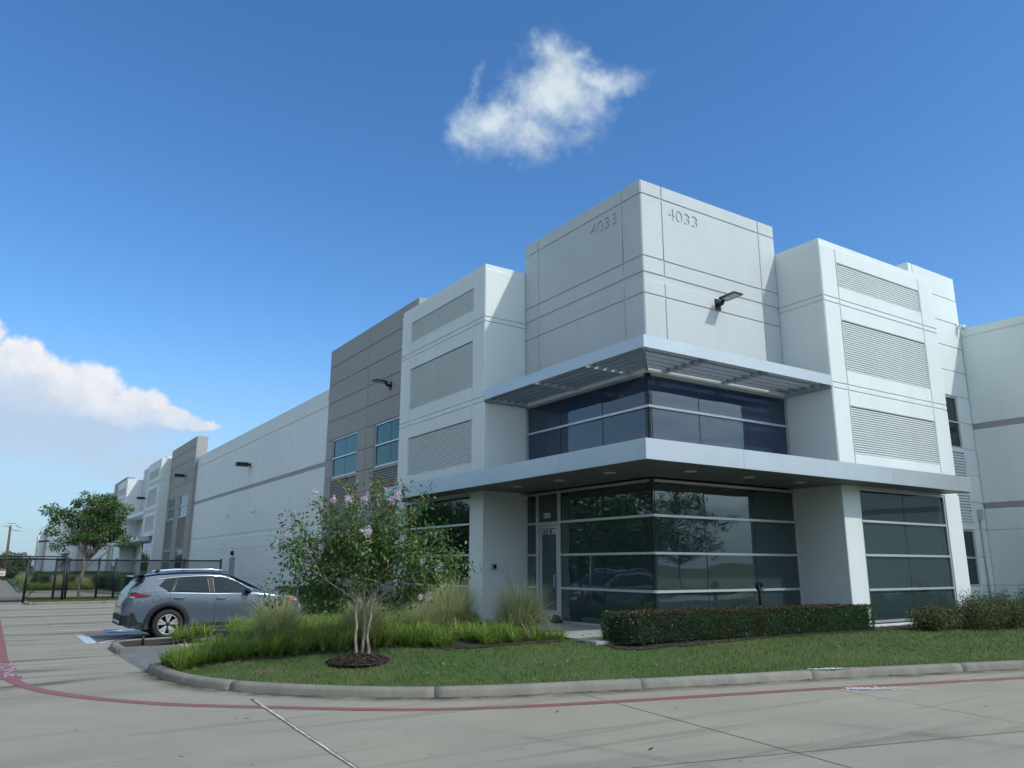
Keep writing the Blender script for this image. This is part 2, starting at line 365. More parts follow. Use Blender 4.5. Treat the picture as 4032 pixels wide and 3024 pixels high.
# --- corner tower
TW = 4.925
TROWS = [(6.16, 8.075), (8.075, 8.455), (8.605, 9.015), (9.015, 10.634), (10.634, Z_TOP_T)]
def numbered_panel(side, plane, u0, u1, z0, z1, text, tu, tz, th):
    g = .016; u0 += g; u1 -= g; z0 += g; z1 -= g
    cu = bpy.data.curves.new('cast_number', 'FONT'); cu.body = text; cu.size = 1.0
    ob = bpy.data.objects.new('cast_number', cu); COL.objects.link(ob)
    bpy.context.view_layer.update()
    dg = bpy.context.evaluated_depsgraph_get()
    bpy.ops.object.select_all(action='DESELECT'); ob.select_set(True); bpy.context.view_layer.objects.active = ob
    bpy.ops.object.convert(target='CURVE'); cv = ob.data
    pts = [q.co for s in cv.splines for q in s.bezier_points]
    x0, x1 = min(q.x for q in pts), max(q.x for q in pts); y0, y1 = min(q.y for q in pts), max(q.y for q in pts)
    sx = (tu[1] - tu[0]) / (x1 - x0); sy = th / (y1 - y0)
    a0 = (u1 - tu[1]) if side == 'L' else (tu[0] - u0)     # distance from the panel's left edge as seen from outside
    ax, ay = x0 - a0 / sx, y0 - (tz - z0) / sy             # panel corner in glyph space
    pw, ph = (u1 - u0) / sx, (z1 - z0) / sy
    sp = cv.splines.new('POLY'); sp.points.add(3)
    for i, (x, y) in enumerate(((0, 0), (pw, 0), (pw, ph), (0, ph))): sp.points[i].co = (ax + x, ay + y, 0, 1)
    sp.use_cyclic_u = True
    cv.dimensions = '2D'; cv.fill_mode = 'BOTH'; cv.extrude = .014; cv.resolution_u = 6
    bpy.context.view_layer.update()
    me = bpy.data.meshes.new_from_object(ob.evaluated_get(bpy.context.evaluated_depsgraph_get()))
    bpy.data.objects.remove(ob)
    co = np.empty(len(me.vertices) * 3); me.vertices.foreach_get('co', co); co = co.reshape(-1, 3)
    co[:, 0] = (co[:, 0] - ax) * sx; co[:, 1] = (co[:, 1] - ay) * sy; me.vertices.foreach_set('co', co.ravel()); me.update()
    me.materials.clear(); me.materials.append(m_tower); me.name = 'wall_panel'
    o = link('wall_panel', me, BLD)
    if side == 'L': o.matrix_local = Matrix(((0, 0, -1, plane + .014), (-1, 0, 0, u1), (0, 1, 0, z0), (0, 0, 0, 1)))
    else: o.matrix_local = Matrix(((1, 0, 0, u0), (0, 0, -1, plane + .014), (0, 1, 0, z0), (0, 0, 0, 1)))
    o['label'] = 'pale grey panel with the cast numerals 4033'
    return o
for side in 'LR':
    us = [0, .69, 4.28, TW + .02]
    cells(side, 0., us, TROWS, m_tower, skip={(1, 3)})
    numbered_panel(side, 0., .69, 4.28, 9.015, 10.634, '4033', (.87, 1.93), 10.165, .31)
    backing(side, 0., .03, TW, 6.16, Z_TOP_T - .01, m_tower, t=.2)
mb = MB(); mb.box(.24, 8.0, .24, 8.0, 6.3, 9.6); mb.build('tower_core', m_tower, BLD)
mb = MB(); mb.box(TW - .03, TW + .17, .25, 4.6, 9.5, Z_TOP_T - .012); mb.box(.25, TW - .03, 4.62, 4.82, 9.5, Z_TOP_T - .012); mb.build('parapet_return', m_tower, BLD)
# corner glazing: upper spandrel glass and lobby glass
for side in 'LR':
    window(side, .0, .10, TW + .02, Z_CAN1 - .3, 6.15, [5.362 if side == 'R' else 5.3622], [1.70, 3.42], g_span, dep=.07, jamb0=False)
mb = MB(); mb.box(.13, .30, .13, TW, Z_CAN0, 6.3); mb.box(.30, TW, .13, .30, Z_CAN0, 6.3); mb.build('spandrel_core', m_dark, BLD)
LZ = [2.90, 2.085, 1.27]
wr = window('R', .0, .06, TW + .02, FL - .02, 3.70, sorted(LZ), [1.68, 3.38], g_lobby, dep=.05, jamb0=False)
wl = window('L', .0, .06, 3.46, FL - .02, 3.70, [z + .0003 for z in sorted(LZ)], [1.74], g_lobby, dep=.05, jamb0=False)
ws = window('L', .0, 4.42, TW + .03, FL - .02, 3.70, sorted(LZ), [], g_lobby, dep=.05)
mb = MB(); mb.box(.058, .10, .058, .10, FL - .02, 3.70); mb.build('corner_post', m_rubber, BLD)
mb = MB(); mb.box(.078, .13, .078, .13, Z_CAN1 - .3, 6.15); mb.build('corner_post', m_rubber, BLD)
# transom over the door with its numerals, and the door
tr = window('L', .0, 3.46, 4.42, 2.87, 3.70, [], [], g_lobby, dep=.05)
def flat_text(body, size_u, size_z, name, material, parent, side, plane, u_left, z, d, font_sx=None):
    cu = bpy.data.curves.new(name, 'FONT'); cu.body = body; cu.extrude = .001; cu.resolution_u = 3
    ob = bpy.data.objects.new(name, cu); COL.objects.link(ob); bpy.context.view_layer.update()
    me = bpy.data.meshes.new_from_object(ob.evaluated_get(bpy.context.evaluated_depsgraph_get())); bpy.data.objects.remove(ob)
    co = np.empty(len(me.vertices) * 3); me.vertices.foreach_get('co', co); co = co.reshape(-1, 3); mn, mx = co.min(0), co.max(0)
    co[:, 0] = (co[:, 0] - mn[0]) / (mx[0] - mn[0]) * size_u; co[:, 1] = (co[:, 1] - mn[1]) / (mx[1] - mn[1]) * size_z
    me.vertices.foreach_set('co', co.ravel()); me.update(); me.materials.clear(); me.materials.append(material)
    o = link(name, me, parent)
    if side == 'L': o.matrix_local = Matrix(((0, 0, -1, plane - d), (-1, 0, 0, u_left), (0, 1, 0, z), (0, 0, 0, 1)))
    elif side == 'R': o.matrix_local = Matrix(((1, 0, 0, u_left), (0, 0, -1, plane - d), (0, 1, 0, z), (0, 0, 0, 1)))
    return o
m_blackvinyl = mat('black_vinyl_digit', (.01, .01, .012), .5)
def decal_block(parent, u_hi, u_lo, z0, z1, chars, pl=0., d=-.044):
    n = len(chars); w = (u_hi - u_lo) / n
    for i, ch in enumerate(chars):
        a = u_hi - i * w
        b = MB(); fbox(b, 'L', pl, a - w + .004, a - .004, d, d - .002, z0, z1); b.build('number_sticker', m_vinyl, parent)
        flat_text(ch, w * .55, (z1 - z0) * .78, 'sticker_digit', m_blackvinyl, parent, 'L', pl, a - w * .22, z0 + (z1 - z0) * .11, d + .002)
decal_block(tr, 4.17, 3.86, 3.03, 3.165, '4033')
DOOR = MB()
for (a, b, c, d_) in ((3.46, 3.53, FL, 2.872), (4.35, 4.42, FL, 2.872), (3.53, 4.35, 2.845, 2.872)): fbox(DOOR, 'L', 0., a, b, 0.0, -.12, c, d_)
door = DOOR.build('door', m_alu, BLD); door['label'] = 'narrow aluminium glass entrance door lettered STE 100'
b = MB()
for (a, c, e, f_) in ((3.545, 3.61, FL + .02, 2.835), (4.255, 4.335, FL + .02, 2.835), (3.61, 4.255, FL + .02, FL + .26), (3.61, 4.255, 2.765, 2.835)): fbox(b, 'L', 0., a, c, -.03, -.075, e, f_)
b.build('door_leaf', m_alu, door)
b = MB(); fbox(b, 'L', 0., 3.61, 4.255, -.05, -.058, FL + .26, 2.765); b.build('pane', g_lobby, door)
b = MB(); b.tube([pt('L', 0, 3.60, -.03, 1.28), pt('L', 0, 3.60, .05, 1.28), pt('L', 0, 3.60, .05, 1.58), pt('L', 0, 3.60, -.03, 1.58)], .013, 8); b.build('pull_handle', m_alu, door, True)
for z in (2.70, 1.95, .72):
    b = MB(); b.tube([pt('L', 0, 4.36, .012, z - .055), pt('L', 0, 4.36, .012, z + .055)], .014, 8); b.build('hinge', m_alu, door, True)
flat_text('STE', .345, .132, 'lettering', m_vinyl, door, 'L', 0., 4.225, 2.61, -.044)
decal_block(door, 3.855, 3.62, 2.61, 2.74, '100')

# lobby interior
mb = MB(); mb.box(.0, 9.0, .0, 9.4, .30, FL - .022); mb.build('interior_floor', m_int_floor, BLD)
mb = MB(); mb.box(.13, 9.0, .13, 9.4, 3.72, 3.80); mb.build('interior_ceiling', m_int_wall, BLD)
mb = MB(); mb.box(4.1, 4.2, .6, 3.0, FL, 3.72); mb.build('interior_wall', m_int_wall, BLD)
mb = MB(); mb.box(3.2, 4.1, 3.6, 3.7, FL, 3.72); mb.box(2.2, 2.3, 3.7, 4.9, FL, 3.72); mb.build('interior_wall', m_int_wall, BLD)
mb = MB(); mb.box(8.9, 9.0, .1, 9.4, FL, 3.72); mb.build('interior_wall', m_int_wall, BLD)
mb = MB(); mb.box(.1, 9.0, 9.3, 9.4, FL, 3.72); mb.build('interior_wall', m_int_wall, BLD)
for (x, y, sx_, sy_) in ((.17, 1.66, .10, .14), (.17, 3.40, .10, .14), (1.62, .17, .14, .10), (3.34, .17, .14, .10), (.19, .19, .11, .11), (2.55, 2.0, .34, .34)):
    mb = MB(); mb.box(x, x + sx_, y, y + sy_, FL, 3.72); mb.build('interior_post', m_int_post, BLD)
mb = MB(); mb.box(2.28, 2.9, 4.0, 4.9, FL, 1.12); mb.box(2.2, 2.98, 3.92, 4.95, 1.12, 1.17); mb.build('reception_counter', m_int_post, BLD)
for (x, y, rz) in ((1.1, .75, .2), (1.9, .8, -.3), (4.2, .55, .1)):
    ch = MB(); c_, s_ = math.cos(rz), math.sin(rz)
    def T_(px, py, pz): return (x + px * c_ - py * s_, y + px * s_ + py * c_, FL + pz)
    def rb(x0, x1, y0, y1, z0, z1): ch.hexa([T_(x0, y0, z0), T_(x1, y0, z0), T_(x1, y1, z0), T_(x0, y1, z0)], [T_(x0, y0, z1), T_(x1, y0, z1), T_(x1, y1, z1), T_(x0, y1, z1)])
    rb(-.25, .25, -.25, .25, .40, .48); rb(-.23, .23, .20, .27, .48, .98); rb(-.03, .03, -.03, .03, .1, .4)
    rb(-.30, -.24, -.2, .2, .48, .68); rb(.24, .30, -.2, .2, .48, .68); rb(-.28, .28, -.03, .03, .02, .08); rb(-.03, .03, -.28, .28, .02, .08)
    o = ch.build('office_chair', m_dark); tag(o, {1.1: 'black office chair behind the corner glass, nearest the corner', 1.9: 'black office chair behind the corner glass, middle of three', 4.2: 'black office chair behind the last glass panes before the column'}[x], 'chair', 'chairs inside the lobby')

# --- pylons beside the tower
PD = 1.372
PU = [4.94, 5.60, 9.62, 10.33]
PROWS_SIDE = [(Z_CAN1 + .0, 6.159), (6.159, 6.301), (6.301, 8.45), (8.45, 8.589), (8.589, 10.03)]
PROWS_MID = [(Z_CAN1, 4.565), (5.755, 6.159), (6.159, 6.301), (6.301, 6.70), (8.03, 8.45), (8.45, 8.589), (8.589, 8.98), (9.61, 10.03)]
def pylon(side, base, U, front=True, ret=True, low=True):
    """side facade letter, base plane of tower wall; U four boundaries"""
    pl = base - PD
    for a, b in ((U[0], U[1]), (U[2], U[3])):
        cells(side, pl, [a, b], PROWS_SIDE, m_white)
    cells(side, pl, [U[1], U[2]], PROWS_MID, m_white)
    for z0, z1 in ((4.565, 5.755), (6.70, 8.03), (8.98, 9.61)): fluted(side, pl, U[1] + .016, U[2] - .016, z0, z1, m_white)
    mb = MB(); fbox(mb, side, pl, U[0] + .022, U[3] - .022, -.022, -PD - .2, Z_CAN0 - .01, 4.565); fbox(mb, side, pl, U[0] + .022, U[3] - .022, -.08, -PD - .2, 4.565, 9.615)
    fbox(mb, side, pl, U[0] + .022, U[3] - .022, -.022, -PD - .2, 9.615, Z_TOP_P)
    for a, b in ((U[0], U[1]), (U[2], U[3])): fbox(mb, side, pl, a + .022, b - .022, -.022, -.1, 4.565, 9.615)
    for z0, z1 in ((5.755, 6.70), (8.03, 8.98)): fbox(mb, side, pl, U[1] - .03, U[2] + .03, -.022, -.1, z0, z1)
    mb.build('pylon_core', m_white, BLD)
    # returns facing the recess
    oth = 'R' if side == 'L' else 'L'
    cells(oth, U[0], [pl + .0, base + .02], PROWS_SIDE, m_white)
    # columns and glass below the canopy
    for a, b in ((U[0], U[1]), (U[2], U[3])):
        mb = MB(); fbox(mb, side, pl, a + .022, b, -.0, -.75, FL - .1, Z_CAN0); mb.build('column', m_white, BLD)
    panel(oth, U[0], pl, base + .04, FL + .02, Z_CAN0, m_white, g=.003)
    mb = MB(); fbox(mb, oth, U[0], pl + .75, base + .04, -.03, -.2, FL, Z_CAN0); mb.build('wall_core', m_white, BLD)
    mb = MB(); fbox(mb, side, pl, U[1], U[2], -.0, -.4, .25, FL + .02); mb.build('plinth', m_white, BLD)
    window(side, pl, U[1] - .0, U[2] + .0, FL + .05, 3.71, sorted(LZ), [(U[1] + U[2]) / 2], g_dark if side == 'L' else g_lobby, dep=.06)
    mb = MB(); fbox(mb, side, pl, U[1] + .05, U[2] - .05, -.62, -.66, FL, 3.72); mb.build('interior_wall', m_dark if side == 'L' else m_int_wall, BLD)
    if side == 'R':
        bl = MB()
        z = .55
        while z < 3.66:
            fbox(bl, side, pl, U[1] + .12, (U[1] + U[2]) / 2 - .06, -.17, -.195, z, z + .006); fbox(bl, side, pl, (U[1] + U[2]) / 2 + .06, U[2] - .12, -.17, -.195, z, z + .006); z += .026
        bl.build('window_blind', m_int_post, BLD)
pylon('L', 0., PU)
pylon('R', 0., [4.925, 5.60, 9.545, 10.30])

# --- grey block beside a pylon (left facade) / white one on the right
def shoulder(side, pl, u0, u1, wins, vj, material, gl, name, top=Z_TOP_G, zb=.1, end_panel=None, lv_on=True):
    zs = [zb] + LV[1:13] + [top]
    ub = sorted([u0, u1, vj] + [q for w in wins for q in w])
    wset = {tuple(w) for w in wins}
    for j in range(len(zs) - 1):
        z0, z1 = zs[j], zs[j + 1]; zm = (z0 + z1) / 2
        if not LV[1] < zm < LV[8]:
            panel(side, pl, u0, vj, z0, z1, material, name, g=.014); panel(side, pl, vj, u1, z0, z1, material, name, g=.014); continue
        for i in range(len(ub) - 1):
            a, b = ub[i], ub[i + 1]
            if any(w[0] - .01 <= a and b <= w[1] + .01 for w in wins): continue
            panel(side, pl, a, b, z0, z1, material, name, g=.014 if b - a > .05 else .0)
    for w in wins:
        panel(side, pl, w[0], w[1], LV[3], 3.04, material, name, g=.003); panel(side, pl, w[0], w[1], 5.205, LV[6], material, name, g=.003)
        fluted(side, pl, w[0] + .003, w[1] - .003, 3.04, 5.205, material, pitch=.085)
        window(side, pl, w[0], w[1], LV[6], LV[8], [LV[7]], [(w[0] + w[1]) / 2], gl, dep=.08)
        window(side, pl, w[0], w[1], LV[1], LV[3], [LV[2]], [(w[0] + w[1]) / 2], g_dark, dep=.08)
    mb = MB()
    fbox(mb, side, pl, u0 + .015, u1 - .015, -.10, -.78, 8.9, top - .005); fbox(mb, side, pl, u0 + .015, u1 - .015, -.16, -.6, zb, 8.9)
    fbox(mb, side, pl, u0 + .015, u1 - .015, -.022, -.10, LV[8], top - .005)
    for a, b in [(ub[i], ub[i + 1]) for i in range(len(ub) - 1)]:
        if not any(w[0] - .01 <= a and b <= w[1] + .01 for w in wins): fbox(mb, side, pl, a + .001, b - .001, -.022, -.16, zb, LV[8])
    fbox(mb, side, pl, u0 + .015, u1 - .015, -.08, -.16, LV[3] - .06, LV[6] + .06); fbox(mb, side, pl, u0 + .015, u1 - .015, -.024, -.12, zb, LV[1] - .02)
    mb.build(name + '_core', material, BLD)
    if end_panel:
        oth = 'R' if side == 'L' else 'L'
        for j in range(len(zs) - 1): panel(oth, u0, pl, pl + .78, zs[j], zs[j + 1], material, name, g=.014)
GP = -.62
shoulder('L', GP, 10.68, 19.25, [(11.42, 14.08), (15.78, 18.48)], 14.93, m_grey, g_sky, 'grey_panel', end_panel=True)
shoulder('R', GP, 10.52, 13.2, [(10.95, 12.46)], 10.75, m_white, g_dark, 'wall_panel')

# --- long warehouse wall (left) with painted stripe
WP = -.40
WROWS = [(.05, 1.12), (1.12, 2.74), (2.74, 3.42), (3.57, 6.02), (6.20, 8.55), (8.70, Z_TOP_W)]
def long_wall(side, pl, us, zrows, stripes, u0, u1, top, zb=.05):
    cells(side, pl, us, zrows, m_white, g=.010)
    for a, b in stripes: 
        mb = MB(); fbox(mb, side, pl, u0, u1, -.012, -.03, a, b); mb.build('painted_stripe', m_grey, BLD)
    mb = MB(); fbox(mb, side, pl, u0, u1, -.022, -.28, zb, top - .004); mb.build('wall_core', m_white, BLD)
long_wall('L', WP, [19.25, 24.60, 30.2, 35.7, 41.2, 46.5], WROWS, [(6.02, 6.20)], 19.25, 46.5, Z_TOP_W)
RROWS = [(.05, 1.28), (1.28, 2.90), (2.90, 3.55), (3.71, 6.0), (6.17, 8.98), (9.0, 9.16)]
long_wall('L', 13.2, [-6.2, -3.4, -.60], RROWS, [(3.55, 3.71), (6.0, 6.17)], -6.2, -.60, 9.28)
# grey service door in the long wall
b = MB(); fbox(b, 'L', WP, 33.9, 34.8, .03, -.02, .08, 2.2); sdoor = b.build('service_door', m_grey, BLD); sdoor['label'] = 'grey steel service door in the white wall'
b = MB(); fbox(b, 'L', WP, 33.83, 33.9, .045, -.02, .08, 2.27); fbox(b, 'L', WP, 34.8, 34.87, .045, -.02, .08, 2.27); fbox(b, 'L', WP, 33.9, 34.8, .045, -.02, 2.2, 2.27); b.build('door_frame', m_grey, sdoor)
b = MB(); b.tube([pt('L', WP, 34.68, .03, 1.1), pt('L', WP, 34.68, .09, 1.1), pt('L', WP, 34.56, .09, 1.1)], .012, 6); b.build('lever_handle', m_alu, sdoor)

# --- second office pod and further pods along the left facade
def far_pod(y0, detail=2, entrance=True):
    """mirror-image pod: grey block, pylon, recess with canopy, pylon, grey block; y0 = near edge of grey block"""
    g = 9.45
    if detail == 2:
        shoulder('L', GP, y0, y0 + g, [(y0 + 1.25, y0 + 4.3), (y0 + 6.1, y0 + 9.1)], y0 + 5.2, m_grey, g_sky, 'grey_panel', end_panel=True)
    else:
        b = MB(); fbox(b, 'L', GP, y0, y0 + g, 0, -.78, .1, Z_TOP_G + .3); b.build('grey_panel', m_grey, BLD)
    p0, p1 = y0 + g + .0, y0 + g + 6.3
    top = Z_TOP_P + .25
    def simple_pylon(a, b_, near_ret):
        pl = -1.383
        e = .75
        if detail == 2:
            for u0, u1 in ((a, a + e), (b_ - e, b_)): cells('L', pl, [u0, u1], [(.4, 3.735), (4.135, 6.159), (6.159, 6.301), (6.301, 8.45), (8.45, 8.589), (8.589, top)], m_white)
            cells('L', pl, [a + e, b_ - e], [(4.135, 4.565), (5.755, 6.159), (6.159, 6.301), (6.301, 6.70), (8.03, 8.45), (8.45, 8.589), (8.589, 8.98), (9.61, top)], m_white)
            for z0, z1 in ((4.565, 5.755), (6.70, 8.03), (8.98, 9.61)): fluted('L', pl, a + e, b_ - e, z0, z1, m_white, .07)
            cells('R', a, [pl, .0], [(.4, 3.735), (3.735, 6.159), (6.159, 6.301), (6.301, 8.45), (8.45, 8.589), (8.589, top)], m_white)
            m2 = MB(); fbox(m2, 'L', pl, a + .022, b_ - .022, -.08, -1.6, 4.135, top - .01); fbox(m2, 'L', pl, a + .022, b_ - .022, -.5, -1.6, .4, 4.135)
            for u0, u1 in ((a, a + e), (b_ - e, b_)): fbox(m2, 'L', pl, u0 + .022, u1 - .022, -.022, -.5, .4, 4.135)
            m2.build('pylon_core', m_white, BLD)
            window('L', pl, a + e, b_ - e, FL + .05, 3.71, sorted(LZ), [(a + b_) / 2], g_dark, dep=.06)
        else:
            m2 = MB(); fbox(m2, 'L', pl, a, b_, 0, -1.6, .3, top); m2.build('pylon_core', m_white, BLD)
            for z0, z1 in ((4.565, 5.755), (6.70, 8.03), (8.98, 9.61)): fluted('L', pl - .056, a + e, b_ - e, z0, z1, m_white, .12)
    simple_pylon(p0, p1, True)
    if not entrance: return p1
    q0 = p1 + 13.0; q1 = q0 + 6.9
    simple_pylon(q0, q1, True)
    b = MB(); fbox(b, 'L', .05, p1, q0, 0, -.5, 6.15, Z_TOP_T + .35); b.build('wall_panel', m_tower, BLD)
    if detail == 2:
        window('L', .05, p1 + .1, q0 - .1, 4.1, 6.15, [5.36], [p1 + 3.3, p1 + 6.5, p1 + 9.7], g_dark, dep=.06)
        window('L', .05, p1 + .1, q0 - .1, FL, 3.7, sorted(LZ), [p1 + 3.3, p1 + 6.5, p1 + 9.7], g_dark, dep=.06)
    b = MB(); fbox(b, 'L', .05, p1, q0, -.2, -.5, .3, 6.3); b.build('wall_core', m_dark, BLD)
    b = MB(); fbox(b, 'L', -2.2, p0 + 2.4, q1 - 2.4, 0, -2.2, Z_CAN0, Z_CAN1); b.build('canopy', m_fascia, BLD)
    b = MB(); fbox(b, 'L', -1.40, p1 + .02, q0 - .02, 0, -.06, 6.19, 6.46); sh2 = b.build('sunshade', m_fascia, BLD)
    if detail == 2:
        for k in range(5):
            b = MB(); x = -1.18 + k * .25; b.hexa([(x, p1 + .03, 6.22), (x + .02, p1 + .03, 6.2), (x + .02, q0 - .03, 6.2), (x, q0 - .03, 6.22)], [(x + .10, p1 + .03, 6.42), (x + .12, p1 + .03, 6.4), (x + .12, q0 - .03, 6.4), (x + .10, q0 - .03, 6.42)]); b.build('blade', m_fascia, sh2)
    g0 = q1 + .25
    if detail == 2:
        for (z0, z1) in rows([.1, LV[3], LV[6], LV[8], 8.59, 9.40, 10.21, Z_TOP_G + .35]): panel('L', GP, g0, g0 + 10.4, z0, z1, m_grey, 'grey_panel'); panel('R', g0, GP, GP + .78, z0, z1, m_grey, 'grey_panel')
        b = MB(); fbox(b, 'L', GP, g0 + .015, g0 + 10.38, -.022, -.8, .1, Z_TOP_G + .34); b.build('grey_panel_core', m_grey, BLD)
    else:
        b = MB(); fbox(b, 'L', GP, g0, g0 + 10.4, 0, -.8, .1, Z_TOP_G + .6); b.build('grey_panel', m_grey, BLD)
    return g0 + 10.4
e2 = far_pod(46.5, 2)
long_wall('L', WP, [e2, e2 + 11, e2 + 22, 123.8], WROWS[:-1] + [(8.7, Z_TOP_W + .2)], [(6.02, 6.20)], e2, 123.8, Z_TOP_W + .2)
e3 = far_pod(123.8, 1)
long_wall('L', WP, [e3, 230.0], [(.05, 6.02), (6.2, Z_TOP_W + .6)], [(6.02, 6.2)], e3, 230.0, Z_TOP_W + .6)
far_pod(230.0, 1)
# roof and body of the building
mb = MB(); mb.box(.1, 70, 10.0, 290, .2, 9.0); mb.box(9.05, 70, -.3, 10.0, .2, 9.0); mb.box(13.5, 70, -6.18, -.3, .2, 9.2); mb.build('roof', m_white, BLD)

# --- lower canopy
CAN = 2.155; CL, CRt = 9.52, 9.45
can = empty('canopy'); can.parent = BLD
b = MB()
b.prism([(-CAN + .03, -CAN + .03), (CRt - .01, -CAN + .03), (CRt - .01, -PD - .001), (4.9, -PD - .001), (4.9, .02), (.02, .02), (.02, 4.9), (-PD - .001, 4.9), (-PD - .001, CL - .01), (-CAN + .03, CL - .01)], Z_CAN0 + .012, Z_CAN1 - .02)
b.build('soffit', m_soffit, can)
def fasc(side, u0, u1, parent, pl, z0, z1, t=.03):
    o = panel(side, pl, u0, u1, z0, z1, m_fascia, 'fascia_panel', g=.0015, t=t, c=.004, parent=parent); return o
for side, ends in (('R', [-CAN, .53, 3.23, 5.86, CRt]), ('L', [-CAN, .54, 3.25, 5.96, CL])):
    for i in range(len(ends) - 1): fasc(side, ends[i], ends[i + 1], can, -CAN, Z_CAN0, Z_CAN1)
b = MB(); b.box(-CAN + .004, -PD, CL - .03, CL, Z_CAN0 + .002, Z_CAN1 - .002); b.build('end_cap', m_fascia, can)
b = MB(); b.box(CRt - .03, CRt, -CAN + .004, -PD, Z_CAN0 + .002, Z_CAN1 - .002); b.build('end_cap', m_fascia, can)
b = MB(); b.prism([(-CAN + .031, -CAN + .031), (CRt - .03, -CAN + .031), (CRt - .03, -PD), (4.9, -PD), (4.9, .02), (.02, .02), (.02, 4.9), (-PD, 4.9), (-PD, CL - .03), (-CAN + .031, CL - .03)], Z_CAN1 - .018, Z_CAN1 - .004); b.build('canopy_roof', m_fascia, can)
m_lens = mat('frosted_light_lens', (.5, .52, .5), .3)
for (x, y) in ((-1.2, 3.57), (-1.22, 1.78), (-1.21, -.01), (.01, -1.18), (1.9, -1.11), (3.75, -1.07)):
    b = MB(); b.lathe([(.13, .012), (.13, -.004), (.105, -.006), (.095, .006), (.0, .006)], (x, y, Z_CAN0), 'Z', 20); dl = b.build('downlight', m_alu, can, True)
    b = MB(); b.lathe([(.09, .002), (.0, .001)], (x, y, Z_CAN0 + .0005), 'Z', 20); b.build('lens', m_lens, dl)
# --- upper sunshade of tilted blades
SH = 1.395; sh = empty('sunshade'); sh.parent = BLD
fasc('R', -SH, 4.9, sh, -SH, 6.19, 6.462); fasc('L', -SH, 4.92, sh, -SH, 6.19, 6.462)
for side, end in (('R', 4.9), ('L', 4.92)):
    for k in range(5):
        off = .22 + k * .245         # distance in from the fascia
        b = MB(); p0 = -SH + off; u0 = p0 + .02
        def q(dd, z, u): return pt(side, -SH, u, -dd, z)
        lo = [q(off + .045, 6.205, u0), q(off + .075, 6.205, u0), q(off + .075, 6.205, end), q(off + .045, 6.205, end)]
        hi = [q(off, 6.375, u0), q(off + .022, 6.375, u0), q(off + .022, 6.375, end), q(off, 6.375, end)]
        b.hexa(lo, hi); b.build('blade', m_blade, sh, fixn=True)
    for u in (.55, 2.55, end - .03):
        b = MB(); fbox(b, side, -SH, u - .012, u + .012, -.03, -SH + .03, 6.17, 6.42); b.build('bracket', m_fascia, sh)
        b = MB(); fbox(b, side, 0., u - .05, u + .05, .012, -.01, 6.18, 6.40); b.build('fixing_plate', m_alu, sh)
b = MB(); w_ = .02
b.hexa([(-SH + .03 - w_, -SH + .03 + w_, 6.17), (-SH + .03 + w_, -SH + .03 - w_, 6.17), (w_, -w_, 6.17), (-w_, w_, 6.17)], [(-SH + .03 - w_, -SH + .03 + w_, 6.42), (-SH + .03 + w_, -SH + .03 - w_, 6.42), (w_, -w_, 6.42), (-w_, w_, 6.42)]); b.build('hip_beam', m_fascia, sh, fixn=True)
b = MB(); fbox(b, 'R', 0., -.01, TW, .01, -.06, 6.152, 6.19); fbox(b, 'L', 0., .061, TW, .01, -.06, 6.152, 6.189); b.build('head_trim', m_white, BLD)

# ------------------------------------------------------------------ fittings on the walls
m_bird = mat('pale_grey_paint_patch', (.42, .44, .45), .6)
def area_lamp(loc, rz, label, name='wall_lamp', tilt=.06, L=.50):
    o = empty(name, loc, rz); tag(o, label, 'lamp', 'lamps on the facade')       # local -Y points away from the wall
    b = MB(); b.box(-.09, .09, -.035, 0, -.16, .12); b.build('wall_plate', m_dark, o)
    b = MB(); b.tube([(0, -.03, -.03), (0, -.14, -.02), (0, -.2, .05)], [.06, .055, .05], 8); b.build('arm', m_dark, o)
    h = MB(); z0, z1 = .05, .05 + L * tilt
    h.hexa([(-.16, -.18, z0), (.16, -.18, z0), (.18, -.18 - L, z1), (-.18, -.18 - L, z1)], [(-.13, -.18, z0 + .06), (.13, -.18, z0 + .06), (.16, -.18 - L, z1 + .035), (-.16, -.18 - L, z1 + .035)])
    hd = h.build('lamp_head', m_dark, o, fixn=True)
    for k in range(2):
        q = MB(); a = -.23 - k * .21; za = z0 + (-.18 - a) * tilt - .004; zb_ = za + .2 * tilt
        q.hexa([(-.11, a, za), (.11, a, za), (.11, a - .2, zb_), (-.11, a - .2, zb_)], [(-.11, a, za + .003), (.11, a, za + .003), (.11, a - .2, zb_ + .003), (-.11, a - .2, zb_ + .003)]); q.build('lens', m_lens, hd, fixn=True)
    return o
area_lamp((2.5, 0, 8.26), 0, 'flat black area lamp on the pale grey tower face beside the numerals')
area_lamp((GP, 12.78, 8.24), -math.pi / 2, 'flat black area lamp on the near grey block above its windows')
def box_lamp(loc, label, sc=1.):
    o = empty('box_lamp', loc, -math.pi / 2); tag(o, label, 'lamp', 'lamps on the facade')
    b = MB(); b.box(-.08 * sc, .08 * sc, -.03, 0, -.13 * sc, .13 * sc); b.build('wall_plate', m_dark, o)
    b = MB(); b.box(-.05 * sc, .05 * sc, -.16 * sc, -.03, -.05 * sc, .05 * sc); b.build('arm', m_dark, o)
    b = MB(); b.box(-.22 * sc, .22 * sc, -.80 * sc, -.16 * sc, -.11 * sc, .11 * sc); h = b.build('lamp_head', m_dark, o)
    b = MB(); b.box(-.18 * sc, .18 * sc, -.76 * sc, -.2 * sc, -.12 * sc, -.112 * sc); b.build('lens', m_lens, h)
box_lamp((WP, 32.1, 7.36), 'black box lamp on the long white wall above the stripe')
box_lamp((GP, 49.4, 8.34), 'black box lamp on the second grey block')
box_lamp((.05, 72.3, 8.3), 'black box lamp on the recessed wall beyond the second grey block')
box_lamp((GP, 236.0, 8.0), 'small far box lamp on the last grey block', 1.8)
box_lamp((WP, 215.0, 7.6), 'small far box lamp on the white wall before the last grey block', 1.8)
